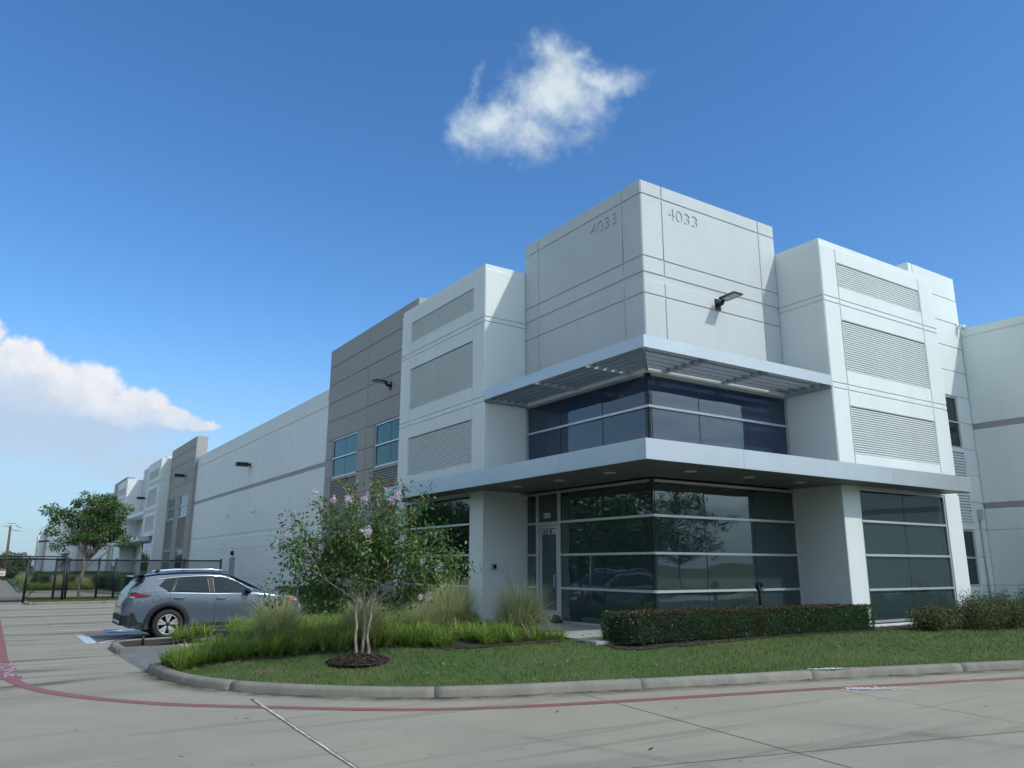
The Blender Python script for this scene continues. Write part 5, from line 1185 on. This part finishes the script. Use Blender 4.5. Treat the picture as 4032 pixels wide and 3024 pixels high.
# ------------------------------------------------------------------ trees and shrubs
def limb(b, p0, p1, r0, r1, wig=.08, n=5, seg=7):
    p0, p1 = Vector(p0), Vector(p1); L = (p1 - p0).length; pts = []
    for i in range(n + 1):
        t = i / n; q = p0.lerp(p1, t)
        if 0 < i < n: q += Vector((random.gauss(0, 1), random.gauss(0, 1), random.gauss(0, .5))) * wig * L * .5
        q.z += math.sin(t * math.pi) * L * .06
        pts.append(q)
    b.tube(pts, [r0 + (r1 - r0) * i / n for i in range(n + 1)], seg, False); return pts
def tree(name, label, loc, h, cr, z0, nclus, nleaf, lsize, mleaf, mbark, tr=.09, seed=1, clus=.38, shape=1.0, group=None, cat='tree', lean=(0, 0), shell=.55):
    random.seed(seed); g = np.random.default_rng(seed)
    root = empty(name, loc); tag(root, label, cat, group)
    b = MB(); top = Vector((lean[0], lean[1], h * .82)); trunk = limb(b, (0, 0, -.05), top, tr, tr * .22, .05, 8, 10)
    cen = []
    zc = (h + z0) / 2; hz = (h - z0) / 2
    while len(cen) < nclus:
        q = g.normal(size=3); q /= np.linalg.norm(q); q *= shell + (1 - shell) * g.random() ** .6
        w = 1.0 - .35 * shape * max(0, q[2]); irr = 1 + .22 * math.sin(3.1 * math.atan2(q[1], q[0]) + seed) + .12 * math.sin(7 * q[2] + seed)
        p = np.array([q[0] * cr * w * irr + lean[0] * .8, q[1] * cr * w * irr + lean[1] * .8, zc + q[2] * hz]); cen.append(p)
    cen = np.array(cen)
    for p in cen[:: max(1, nclus // 46)]:
        k = min(len(trunk) - 2, max(2, int(len(trunk) * (p[2] / h) * .62))); s = trunk[k]; limb(b, s, p, tr * .30, .008, .10, 4, 5)
    b.build('trunk', mbark, root, True)
    ci = g.integers(0, nclus, nleaf); rad = clus * g.uniform(.6, 1.25, nclus)
    off = g.normal(size=(nleaf, 3)); off /= np.linalg.norm(off, axis=1, keepdims=True); off *= (g.random(nleaf) ** .45)[:, None]; off[:, 2] *= .72
    pos = cen[ci] + off * rad[ci][:, None]
    dirs = off.copy(); dirs[:, 2] -= .35
    v, f, a = leaf_np(pos, lsize, .5, .52, .2, dirs)
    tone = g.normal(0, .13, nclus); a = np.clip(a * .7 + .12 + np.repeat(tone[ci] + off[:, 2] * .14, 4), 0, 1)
    link('crown', np_mesh('crown', v, f, mleaf, False, a), root)
    return root, cen

# flowering crape myrtle: three bare stems, vase-shaped open crown
def myrtle():
    random.seed(21); g = np.random.default_rng(21)
    loc = (-6.65, .06, float(tz(-6.65, .06)) - .03)
    root = empty('crape_myrtle', loc); tag(root, 'young flowering crape myrtle with three pale trunks and pink blossom', 'tree')
    # frame: local right axis as seen in the picture is roughly (0.84,-0.55)
    rx = Vector((.836, -.549, 0)); dy_ = Vector((.549, .836, 0))
    def pos(a, dpt, z): return rx * a + dy_ * dpt + Vector((0, 0, z))
    stems = [(-.09, .0, -.20, 1.18), (.0, .05, .02, 1.22), (.09, -.04, .22, 1.16)]
    tips = []
    for i, (a0, d0, a1, zf) in enumerate(stems):
        b = MB(); p = limb(b, pos(a0, d0, -.05), pos(a0 + (a1 - a0) * .35, d0, zf * .72), .026, .021, .03, 5, 9)
        fork = p[-1]
        for k in range(5):
            an = (k - 2) * .30 + (i - 1) * .42 + random.uniform(-.1, .1); L = random.uniform(.75, 1.1)
            dp = random.uniform(-.55, .55)
            e = fork + rx * math.sin(an) * L + dy_ * dp * .7 + Vector((0, 0, abs(math.cos(an)) * L * random.uniform(.75, 1.0)))
            q = limb(b, fork, e, .015, .008, .06, 5, 6); tips.append(e)
            for _ in range(3):
                an2 = an * 1.25 + random.uniform(-.7, .7); L2 = random.uniform(.45, .85)
                e2 = e + rx * math.sin(an2) * L2 + dy_ * random.uniform(-.5, .5) + Vector((0, 0, math.cos(an2) * L2 * random.uniform(.35, .95)))
                limb(b, e, e2, .009, .003, .06, 4, 5); tips.append(e2)
                s0 = q[random.randint(2, 4)]; e3 = s0 + rx * random.uniform(-.7, .7) + dy_ * random.uniform(-.5, .5) + Vector((0, 0, random.uniform(.0, .5))); limb(b, s0, e3, .007, .0025, .07, 4, 5); tips.append(e3)
        for z_ in (.55, ): pass
        b.build('trunk', m_mbark, root, True)
    # long low and side shoots seen against the wall
    shoots = [(-1.62, .3, 1.75, 1.95), (-1.35, .2, 1.55, 1.62), (-1.05, .1, 1.2, 1.15), (-.85, -.1, .95, .84), (1.55, .1, 1.62, 1.55), (1.38, -.2, 1.30, 1.35), (1.2, .3, 1.95, 2.2), (-.95, .4, 2.1, 2.62), (-.4, .2, 2.3, 2.98), (.15, -.1, 2.35, 2.98), (.52, .2, 2.2, 2.85), (1.05, 0, 2.1, 2.72), (-1.3, -.2, 1.9, 2.3), (.9, .4, 1.1, 1.02), (-.2, -.5, 2.0, 2.55), (.3, .5, 2.2, 2.7), (.75, -.4, 2.0, 2.4), (-.6, -.4, 2.0, 2.3)]
    b = MB(); sprays = []
    for (a, dp, zs, ze) in shoots:
        s0 = pos(a * .22, dp * .3, max(.95, zs * .72)); e = pos(a, dp, ze); p = limb(b, s0, e, .009, .002, .05, 7, 5); sprays.append(p)
    b.build('branches', m_mbark, root, True)
    C, Dr = [], []
    for t in tips:
        n = 58; o = g.normal(size=(n, 3)); o /= np.linalg.norm(o, axis=1, keepdims=True); o *= (.25 * g.random(n) ** .5)[:, None]
        C.append(np.array(t) + o); Dr.append(o * 2 + np.array([0, 0, -.25]))
    for p in sprays:
        for i in range(2, len(p)):
            n = 25; t = g.random(n); q = np.array(p[i - 1])[None] * (1 - t[:, None]) + np.array(p[i])[None] * t[:, None]
            o = g.normal(size=(n, 3)) * .055; C.append(q + o); d = o * 8; d[:, 2] -= .5; Dr.append(d)
            n = 22; o = g.normal(size=(n, 3)) * .10; C.append(np.array(p[i])[None] + o); Dr.append(o * 4)
    C = np.concatenate(C); Dr = np.concatenate(Dr); Dr /= np.linalg.norm(Dr, axis=1, keepdims=True) + 1e-6
    keep = (C[:, 2] > .72) & (C[:, 2] < 3.05); C, Dr = C[keep], Dr[keep]
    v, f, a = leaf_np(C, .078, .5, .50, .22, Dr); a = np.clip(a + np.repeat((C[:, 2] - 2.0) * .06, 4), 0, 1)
    link('crown', np_mesh('crown', v, f, m_cleaf, False, a), root)
    # blossom heads where the photograph shows them (a, depth, z)
    heads = [(-.30, -.25, 2.60, .11), (-.55, -.2, 2.62, .08), (.02, -.3, 2.62, .09), (.10, -.45, 2.05, .13), (-1.42, .0, 2.02, .075), (-1.48, 0, 1.86, .06), (-.92, -.3, 1.72, .075), (-.70, -.35, 1.82, .075), (-.92, -.32, 1.55, .085), (.42, -.2, 2.62, .075), (.55, -.2, 2.68, .09), (.98, -.2, 1.58, .07), (1.25, -.15, 1.50, .10), (1.10, -.2, 1.02, .055), (.98, -.3, 1.0, .05), (-.95, .1, 2.75, .07), (-.15, .1, 2.42, .05), (.45, -.2, 2.1, .055)]
    for (a_, dp, z, r) in heads:
        r *= .68; z -= .04; dp += random.uniform(-.1, .1)
        n = int(420 * (r / .1) ** 1.6); o = g.normal(size=(n, 3)); o /= np.linalg.norm(o, axis=1, keepdims=True); o *= (g.random(n) ** .7)[:, None] * r * (1 + .5 * np.sin(o[:, :1] * 5 + a_ * 9) ); o[:, 2] *= 1.5
        c = np.array(pos(a_, dp, z + .04))[None] + o
        v, f, at = leaf_np(c, .026, .2, .9, .3); link('blossom', np_mesh('blossom', v, f, m_pink, False, at), root)
    return root
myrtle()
b = MB(); prof = [(.0, .10), (.15, .095), (.32, .06), (.46, .02), (.56, -.03)]
b.lathe(prof[::-1], (-6.67, .06, float(tz(-6.67, .06)) - .03), 'Z', 40); mr_ = b.build('mulch_ring', m_mulch, None, True); tag(mr_, 'round mound of dark bark mulch under the flowering tree', 'mulch', kind='stuff')
def chips(n, fx, name, label, m, size=(.015, .05)):
    x, y, z = fx(n); a = rng.uniform(0, 6.28, n); L = rng.uniform(*size, n); w = L * rng.uniform(.25, .6, n); t = rng.uniform(-.35, .35, n)
    d = np.stack([np.cos(a), np.sin(a), t], -1); s = np.stack([-np.sin(a), np.cos(a), rng.uniform(-.3, .3, n)], -1); c = np.stack([x, y, z], -1)
    V = np.stack([c - d * L[:, None] / 2 - s * w[:, None] / 2, c + d * L[:, None] / 2 - s * w[:, None] / 2, c + d * L[:, None] / 2 + s * w[:, None] / 2, c - d * L[:, None] / 2 + s * w[:, None] / 2], 1).reshape(-1, 3)
    o = link(name, np_mesh(name, V, np.arange(n * 4).reshape(n, 4), m, False, np.repeat(rng.random(n), 4))); tag(o, label, 'litter', kind='stuff'); return o
m_chip = mat('bark_chip', (.07, .045, .035), .9, attr='rnd', ramp=[(0, (.022, .015, .012)), (.6, (.060, .040, .030)), (1, (.13, .095, .075))])
def ringf(n):
    r = .56 * np.sqrt(rng.random(n)); a = rng.uniform(0, 6.28, n); x = -6.67 + r * np.cos(a); y = .06 + r * np.sin(a); h = np.interp(r, [0, .15, .32, .46, .56], [.10, .095, .06, .02, -.03]); return x, y, tz(np.full(n, -6.67), np.full(n, .06)) - .03 + h + .008
chips(2600, ringf, 'bark_chips', 'loose bark chips on the mound under the flowering tree', m_chip)
def bedf(n):
    x = rng.uniform(-5.2, 8.5, n * 3); y = rng.uniform(-3.6, .4, n * 3); ok = (inside(BED, x, y) | inside(BED2, x, y)) & (kdist(x, y) > .3); x, y = x[ok][:n], y[ok][:n]; return x, y, tz(x, y) + .004
xx, yy, zz_ = bedf(4200)
chips(len(xx), lambda n: (xx, yy, zz_), 'bark_chips', 'loose bark chips in the bed at the foot of the hedge', m_chip)
m_dead = mat('fallen_leaf', (.25, .16, .08), .8, attr='rnd', ramp=[(0, (.05, .032, .02)), (.5, (.19, .115, .05)), (1, (.36, .26, .14))])
KS = smooth_path(KQ, .05, 6)
def litf(n):
    i = rng.integers(10, len(KS) - 40, n); clump = (np.sin(i * .021) + np.sin(i * .0573 + 1)) ; w = np.abs(rng.normal(0, .06, n)) + .005
    P_ = np.array([[KS[k].x, KS[k].y] for k in i]); T2 = np.array([[KS[k + 1].x - KS[k - 1].x, KS[k + 1].y - KS[k - 1].y] for k in i]); T2 /= np.linalg.norm(T2, axis=1, keepdims=True)
    q = P_ - np.stack([-T2[:, 1], T2[:, 0]], -1) * w[:, None]; return q[:, 0], q[:, 1], np.full(n, .012)
chips(520, litf, 'leaf_litter', 'dry brown leaves gathered along the foot of the kerb', m_dead, (.01, .045))
def roadf(n):
    x = rng.uniform(-12, 6, n); y = -4.2 - rng.random(n) ** 1.5 * 6 - np.maximum(0, x + 4) * .25; y = np.where(x < -8.5, y + 2.0, y); return x, y, np.full(n, .012)
chips(110, roadf, 'leaf_litter', 'single dry leaves scattered over the concrete road', m_dead, (.02, .06))
def lawnf(n):
    x = rng.uniform(-8.5, 6, n); y = rng.uniform(-3.8, .6, n); ok = isl(x, y) & (kdist(x, y) > .3) & ~anybed(x, y); x, y = x[ok], y[ok]; return x, y, tz(x, y) + .02
lx, ly, lz = lawnf(170); chips(len(lx), lambda n: (lx, ly, lz), 'leaf_litter', 'pale dry leaves lying on the lawn', m_dead, (.03, .07))

# loose shrubs on the right
def shrub(loc, r, h, label, seed, ml, n=7000, ls=.042, group='loose shrubs by the right wall'):
    random.seed(seed); g = np.random.default_rng(seed); root = empty('shrub', loc); tag(root, label, 'shrub', group)
    b = MB(); cen = []
    for k in range(46):
        a = random.uniform(0, 6.28); rr = r * math.sqrt(random.random()); e = Vector((math.cos(a) * rr, math.sin(a) * rr * .8, h * (random.uniform(.35, 1.0) * (1 - .35 * (rr / r) ** 2)))); limb(b, (e.x * .15, e.y * .15, -.02), e, .009, .003, .12, 4, 4); cen.append(e)
    b.build('stems', m_bark, root, True)
    cen = np.array([list(c) for c in cen]); ci = g.integers(0, len(cen), n); o = g.normal(size=(n, 3)); o /= np.linalg.norm(o, axis=1, keepdims=True); o *= (.19 * g.random(n) ** .5)[:, None]
    t = g.random(n)[:, None] ** .35; pos = cen[ci] * (t * .75 + .25) + o; pos[:, 2] = np.maximum(pos[:, 2], .03)
    v, f, at = leaf_np(pos, ls, .5, .5, .2, o * 3); link('foliage', np_mesh('foliage', v, f, ml, False, np.clip(at * .9 + .05, 0, 1)), root)
m_shrub = mat('shrub_leaf', (.06, .07, .025), .5, attr='rnd', ramp=[(0, (0.029, 0.047, 0.018)), (0.5, (0.07, 0.1, 0.031)), (0.85, (0.15, 0.155, 0.044)), (1, (0.229, 0.109, 0.07))], trans=.3)
m_shrubg = mat('green_shrub_leaf', (.06, .1, .025), .5, attr='rnd', ramp=[(0, (0.024, 0.054, 0.012)), (0.5, (0.054, 0.114, 0.022)), (1, (0.108, 0.18, 0.036))], trans=.3)
for i, (x, y, r, h, lb, ml) in enumerate([(6.15, -2.55, 0.62, 0.52, 'loose olive shrub at the right end of the clipped hedge', m_shrub), (7.3, -2.9, 0.75, 0.62, 'olive shrub in the middle below the right column', m_shrub), (8.5, -3.1, 0.8, 0.6, 'olive shrub towards the right edge, before the green one', m_shrub), (9.1, -2.2, 0.75, 0.9, 'bright green shrub against the right wall', m_shrubg), (10.3, -2.6, 0.9, 0.95, 'green shrub at the right picture edge', m_shrubg), (9.9, -3.6, .8, .75, 'low olive shrub at the right picture edge', m_shrub)]):
    shrub((x, y, float(tz(x, y))), r, h, lb, 40 + i, ml)
for i, (x, y, lb) in enumerate([(-2.0, 6.6, 'low dark shrub in front of the left ground-floor glass'), (-2.2, 8.3, 'dark shrub with red flowers between the tall grass and the glass')]):
    shrub((x, y, float(tz(x, y))), .6, .75, lb, 60 + i, m_hleaf, 4500, .05, 'dark shrubs below the left glass')

# ------------------------------------------------------------------ fence island with tree, gate and fence
FI = [(-10.35, 30.5), (-4.3, 30.9), (-4.3, 36.2), (-9.6, 36.0), (-10.35, 35.2)]
isl_z = .10
b = MB(); b.prism([(x, y) for x, y in FI], -.01, isl_z); fi = b.build('fence_island', m_soil); tag(fi, kind='structure')
kr2 = empty('kerb'); tag(kr2, kind='structure')
kerb([(-4.2, 30.75), (-10.2, 30.3), (-10.5, 30.6), (-10.5, 35.3), (-10.2, 36.1), (-4.2, 36.3)], 3.0, KPROF, flip=True, root=kr2)
n = 14000; gx = rng.uniform(-10.3, -4.3, n); gy = rng.uniform(30.6, 36, n); v, f, a = blades_np(np.stack([gx, gy, np.full(n, isl_z - .005)], -1), rng.uniform(.05, .09, n), rng.uniform(.02, .04, n), rng.uniform(0, 6.28, n), rng.uniform(0, .7, n), rng.uniform(0, .8, n), 2)
o = link('island_grass', np_mesh('island_grass', v, f, m_grass, False, a * .8)); tag(o, 'green grass on the kerbed island below the chain-link fence', 'grass', kind='stuff')
m_blackfence = mat('black_vinyl_coating', (.010, .012, .020), .4)
def mesh_panel(p0, p1, z0, z1, s=.085, r=.0095):
    p0, p1 = Vector(p0), Vector(p1); L = (p1 - p0).length; u = (p1 - p0) / L; H_ = z1 - z0; V, F = [], []; nn = Vector((-u.y, u.x)); i = 0
    for sgn in (1, -1):
        k = -H_ if sgn > 0 else 0
        t = -H_ if sgn > 0 else 0.
        while t < (L if sgn > 0 else L + H_):
            a0, b0 = t, 0.; a1, b1 = t + sgn * H_, H_
            if sgn > 0:
                if a0 < 0: b0 = -a0; a0 = 0.
                if a1 > L: b1 = H_ - (a1 - L); a1 = L
            else:
                if a0 > L: b0 = a0 - L; a0 = L
                if a1 < 0: b1 = H_ + a1; a1 = 0.
            if b1 - b0 > .02:
                q0 = p0 + u * a0; q1 = p0 + u * a1; o = len(V)
                for (q, z) in ((q0, z0 + b0), (q1, z0 + b1)):
                    for dx, dz in ((-r, 0), (r * .5, r * .87), (r * .5, -r * .87)): V.append((q.x + nn.x * dx * (1) + u.x * dz * .7, q.y + nn.y * dx + u.y * dz * .7, z + dz * -.7 * sgn))
                for e in range(3): F.append((o + e, o + (e + 1) % 3, o + 3 + (e + 1) % 3, o + 3 + e))
            t += s * 1.4142
    return V, F
def fence(path, ztop, zbot, label, name='chain_link_fence', posts=True, rail=True, cat='fence'):
    root = empty(name, (path[0][0], path[0][1], 0)); tag(root, label, cat); ox, oy = path[0]
    for i, (x, y) in enumerate(path):
        b = MB(); b.tube([(x - ox, y - oy, zbot - .12), (x - ox, y - oy, ztop + .05)], .055, 8); b.build('post', m_blackfence, root, True)
        b = MB(); b.lathe([(.05, 0), (.045, .05), (0, .075)], (x - ox, y - oy, ztop + .05), 'Z', 10); b.build('post_cap', m_blackfence, root, True)
    for i in range(len(path) - 1):
        a, c = path[i], path[i + 1]
        b = MB(); b.tube([(a[0] - ox, a[1] - oy, ztop), (c[0] - ox, c[1] - oy, ztop)], .040, 6); b.build('top_rail', m_blackfence, root, True)
        V, F = mesh_panel((a[0] - ox, a[1] - oy), (c[0] - ox, c[1] - oy), zbot, ztop - .02); q = MB(); q.v = V; q.f = F; ch = q.build('chain_link_mesh', m_blackfence, root); ch['kind'] = 'stuff'
    return root
fence([(-9.23, 33.4), (-8.84 + .15, 33.4), (-7.31, 33.4), (-6.52, 33.4), (-5.0, 33.4), (-3.2, 33.4), (-1.25, 33.4)], 2.05, .14, 'black chain-link fence running from the gate to the white wall')
gt = fence([(-17.5, 32.2), (-14.0, 32.2), (-10.5, 32.2), (-8.9, 32.2)], 2.08, .16, 'black chain-link sliding gate at the left edge', 'sliding_gate', cat='gate')
for (x0, x1) in ((0, 3.5), (3.5, 7.0), (7.0, 8.6)):
    b = MB(); b.tube([(x0, 0, .16), (x1, 0, 2.06)], .018, 5); b.build('brace_rod', m_blackfence, gt); b = MB(); b.tube([(x0, 0, .13), (x1, 0, .13)], .045, 6); b.build('bottom_rail', m_blackfence, gt)
b = MB(); b.tube([(0, .05, 2.2), (8.6, .05, 2.2)], .03, 6); b.build('track_rail', m_blackfence, gt)
for x in (6.9, 7.1):
    b = MB(); b.lathe([(.07, -.02), (.07, .02), (0, .02)], (x, 0, .075), 'Y', 14); b.build('gate_wheel', m_alu, gt)
o = empty('gate_sign', (-11.62, 32.13, 1.46)); tag(o, 'small white notice with red band on the gate at the left edge', 'sign')
b = MB(); b.box(-.24, .24, -.02, 0, -.17, .14); b.build('sign_board', m_camw, o); b = MB(); b.box(-.235, .235, -.024, -.021, .05, .135); b.build('red_band', m_redpaint, o)
for k in range(3):
    b = MB(); b.box(-.19, .19, -.024, -.0215, -.04 - k * .045, -.022 - k * .045); b.build('text_line', m_dark, o)
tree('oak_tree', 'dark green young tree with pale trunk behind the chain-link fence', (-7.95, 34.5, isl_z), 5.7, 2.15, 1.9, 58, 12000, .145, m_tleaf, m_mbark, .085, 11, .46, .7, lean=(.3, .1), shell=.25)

# parking signs
m_steel = mat('galvanised_steel', (.30, .34, .36), .45, .5); m_teal = mat('sign_back_teal', (.16, .30, .30), .5, .2)
o = empty('parking_sign', (-3.85, 12.0, .1)); tag(o, 'steel post with two small teal sign plates in front of the white wall', 'sign')
b = MB(); b.tube([(0, 0, -.05), (0, 0, 2.05)], .038, 8); b.build('post', m_steel, o, True); b = MB(); b.lathe([(.04, 0), (.045, .03), (0, .05)], (0, 0, 2.05), 'Z', 10); b.build('post_cap', m_steel, o, True)
b = MB(); b.box(-.055, -.045, -.16, .16, 1.66, 2.02); b.build('sign_plate', m_teal, o); b = MB(); b.box(-.055, -.045, -.16, .16, 1.46, 1.62); b.build('sign_plate', m_teal, o)
b = MB(); b.box(-.06, .06, -.047, .047, 1.15, 1.18); b.build('clamp', m_steel, o)
o = empty('parking_sign', (-3.85, 7.1, .15)); tag(o, 'blue accessible parking sign on a steel post behind the flowering tree', 'sign')
b = MB(); b.tube([(0, 0, -.1), (0, 0, 2.0)], .032, 8); b.build('post', m_steel, o, True)
b = MB(); b.box(-.05, -.04, -.16, .16, 1.5, 1.98); b.build('sign_plate', m_steel, o); b = MB(); b.box(-.0525, -.0505, -.155, .155, 1.505, 1.975); b.build('sign_face', m_bluepaint, o)
b = MB(); b.tube([(-.055, -.07 * math.cos(a), 1.70 + .07 * math.sin(a)) for a in np.linspace(.9, 5.6, 14)], .012, 5); b.tube([(-.055, .02, 1.88), (-.055, .02, 1.74), (-.055, -.07, 1.73), (-.055, -.09, 1.65)], .012, 5); b.build('wheelchair_symbol', m_vinyl, o)
# small ground things
o = empty('marker_post', (-9.05, 6.35, .14)); tag(o, 'short dark marker stake in the kerb corner beside the ramp', 'post')
b = MB(); b.tube([(0, 0, -.05), (0, 0, .2)], .028, 8); b.build('stake', m_dark, o, True); b = MB(); b.lathe([(.045, 0), (.045, .02), (0, .025)], (0, 0, .2), 'Z', 10); b.build('stake_cap', m_dark, o, True)
o = empty('loop_post', (2.62, -.62, .447)); tag(o, 'black post with a round ring head behind the hedge', 'post')
b = MB(); b.box(-.035, .035, -.03, .03, -.05, .86); b.build('post', m_rubber, o); b = MB(); b.lathe([(.105, -.04), (.105, .04), (.035, .045), (.03, -.045), (.105, -.04)], (0, 0, .92), 'Y', 20); b.build('ring_head', m_rubber, o, True)
o = empty('ground_spotlight', (-.25, 3.25, .447)); tag(o, 'small black ground spotlight at the foot of the entrance glass', 'lamp')
b = MB(); b.box(-.12, .12, -.10, .10, 0, .06); b.build('base', m_rubber, o); b = MB(); b.hexa([(-.10, -.09, .06), (.10, -.09, .06), (.10, .09, .06), (-.10, .09, .06)], [(-.05, -.06, .2), (.07, -.06, .16), (.07, .06, .16), (-.05, .06, .2)]); b.build('lamp_head', m_rubber, o, fixn=True)
o = empty('yellow_bollard', (-2.3, 5.6, .25)); tag(o, 'slim yellow bollard in front of the left ground-floor glass', 'bollard')
b = MB(); b.tube([(0, 0, 0), (0, 0, 1.05)], .05, 12); b.build('post', mat('yellow_paint', (.45, .28, .06), .6), o, True); b = MB(); b.lathe([(.05, 0), (.04, .04), (0, .06)], (0, 0, 1.05), 'Z', 12); b.build('cap', MATS['yellow_paint'], o, True)

# ------------------------------------------------------------------ beyond the fence
b = MB(); b.prism([(-10.2, 50), (-9.2, 48.5), (-6.5, 49.2), (-5.0, 41), (-4.3, 41), (-4.3, 100), (-1.4, 100), (-1.4, 160), (-10.2, 160), (-10.2, 60)], 0, .13); fb = b.build('far_island', m_soil); tag(fb, kind='structure')
kr3 = empty('kerb'); tag(kr3, kind='structure'); kerb([(-4.3, 40.5), (-5.0, 40.8), (-6.6, 48.9), (-9.4, 48.3), (-10.3, 50), (-10.3, 62)], 3, KPROF, flip=True, root=kr3)
hedge('clipped_hedge', [(-9.0, 52), (-3.5, 52)], [(-9.0, 56), (-3.5, 56)], .9, 'dark far hedge behind the fence, left of the tree trunk', 6000, m_hleaf, None, .13, lsize=.12)
hedge('clipped_hedge', [(-4.9, 42.5), (-2.4, 42.5)], [(-4.9, 60), (-2.4, 60)], 1.0, 'dark hedge along the far wall behind the fence, right of the tree trunk', 7000, m_hleaf, None, .13, lsize=.11)
hedge('clipped_hedge', [(-9.8, 66), (-2.4, 66)], [(-9.8, 70), (-2.4, 70)], 1.0, 'farthest dark hedge before the distant white block', 5000, m_hleaf, None, .13, lsize=.14)
clump_cover(poly_pts([(-10, 50), (-6.0, 49.6), (-6.0, 51.8), (-10, 51.8)], .35, .5), 60, .45, .8, .04, 'liriope_cover', m_lir, 'green strappy ground cover on the far island behind the fence', zf=lambda x, y: np.full(np.shape(x), .13))
for (x, y, h, lb) in ((-7.9, 50.7, 1.2, 'tan grass clump on the far island behind the fence'), (-6.4, 51.0, 1.05, 'second tan grass clump on the far island behind the tree trunk'), (-9.6, 64, 1.2, 'small tan grass clump on the far island at the left')):
    n = 500; az = rng.uniform(0, 6.28, n); rr = np.abs(rng.normal(0, .16, n)); v, f, a = blades_np(np.stack([np.cos(az) * rr, np.sin(az) * rr, np.zeros(n)], -1), h * rng.uniform(.5, 1.1, n), rng.uniform(.02, .035, n), az, rng.uniform(0, .4, n), rng.uniform(.2, 1.3, n), 4)
    g_ = empty('ornamental_grass', (x, y, .13)); tag(g_, lb, 'grass clump', 'tall feathery grass clumps'); link('blades', np_mesh('blades', v, f, m_orn, False, np.clip(a * .6 + .35, 0, 1)), g_)
# utility pole with wires
o = empty('utility_pole', (-10.5, 101, 0)); tag(o, 'brown wooden utility pole with drooping wires at the far left', 'pole')
m_wood = mat('weathered_pole_wood', (.17, .10, .075), .9, col2=(.10, .06, .05), nscale=6, nmix=.7, stretch=(1, 1, .15))
b = MB(); b.tube([(0, 0, -.2), (-.05, 0, 3.2), (-.12, 0, 6.5)], [.17, .15, .12], 10); b.build('post', m_wood, o, True)
b = MB(); b.tube([(-.12, 0, 6.1), (-.5, 0, 6.45), (-.85, 0, 6.35)], .035, 6); b.tube([(-.12, 0, 6.1), (.4, 0, 5.9), (.95, 0, 5.85)], .035, 6); b.tube([(-.5, 0, 6.7), (.3, 0, 6.75), (.6, 0, 6.35), (1.0, 0, 6.25)], .03, 6); b.build('cross_arm', m_wood, o, True)
m_wire = mat('pale_wire', (.45, .47, .5), .5, .3)
b = MB()
for (x0, z0, x1, z1) in ((.95, 5.85, 26, 6.4), (1.0, 6.25, 26, 7.0), (-.85, 6.35, -30, 6.0), (-.5, 6.7, -30, 7.0)):
    b.tube([(x0 + (x1 - x0) * t, 0, z0 + (z1 - z0) * t - 1.6 * 4 * t * (1 - t) * .5) for t in np.linspace(0, 1, 12)], .016, 4)
b.build('wire', m_wire, o)
# trees and scrub beyond the lot
FT = [(-13.6, 112, 3.2, 2.6), (-11.6, 118, 3.0, 2.4), (-10.0, 108, 3.1, 2.2), (-12.4, 104, 2.6, 2.0), (-9.6, 122, 3.4, 2.0), (-16.5, 108, 3.8, 3.0), (-20, 116, 4.2, 3.2), (-15.0, 124, 3.9, 2.6), (-25, 110, 4.5, 3.4), (-31, 116, 5, 3.8)]
FTL = ['left', 'second', 'third', 'tallest rounded', 'low', 'outer', 'far outer', 'sparse thin', 'edge', 'last edge']
for i, (x, y, h, r) in enumerate(FT):
    tree('scrub_tree', '%s scrubby green tree of the row beyond the parking lot' % FTL[i], (x, y, 0), h, r, .3, 36, 2600, .34, m_fleaf, m_bark, .10, 80 + i, .75, .4, 'scrub trees beyond the lot')
# ------------------------------------------------------------------ the far side of the road behind the camera (mirrored in the glass)
b = MB(); b.prism([(-24, -26), (60, -26), (60, -60), (-24, -60)], -.02, .10); vg = b.build('verge', m_soil); tag(vg, kind='structure')
RT = [(-9, -33, 7.2, 3.3), (-1, -31, 6.4, 2.9), (6, -34, 7.6, 3.4), (13, -32, 6.6, 3.0), (20.5, -35, 7.8, 3.6), (28, -31, 7.0, 3.2), (37, -36, 8.2, 4.0), (-18, -34, 7.5, 3.4)]
RL = ['first', 'second', 'third', 'fourth', 'fifth', 'sixth', 'seventh', 'eighth', 'ninth', 'tenth', 'eleventh', 'twelfth']
for i, (x, y, h, r) in enumerate(RT):
    tree('street_tree', '%s dark street tree across the road, seen only mirrored in the glass' % RL[i], (x, y, .08), h, r, 1.9, 60, 9000, .19, m_tleaf, m_bark, .14, 120 + i, .8, .4, 'street trees across the road')
WT = [(-27, -13, 7.2, 4.4), (-26.5, -6, 8.2, 4.6), (-27, 1, 7.4, 4.4), (-26.5, 8, 8.4, 4.8), (-27, 15, 7.6, 4.4), (-27, 22, 8.2, 4.8), (-28, 30, 7.6, 4.6), (-28, 38, 8.2, 4.8), (-28, 46, 8.4, 4.8), (-28, 54, 7.8, 4.8), (-29, 62, 8.6, 5.0), (-29, 71, 8.0, 5.0)]
for i, (x, y, h, r) in enumerate(WT):
    tree('street_tree', '%s tree of the row beyond the lot, seen only mirrored in the left glass' % RL[i], (x, y, -.05), h, r, .3, 110, 11000, .34, m_tleaf, m_bark, .2, 150 + i, 1.35, .1, 'trees mirrored in the left glass')
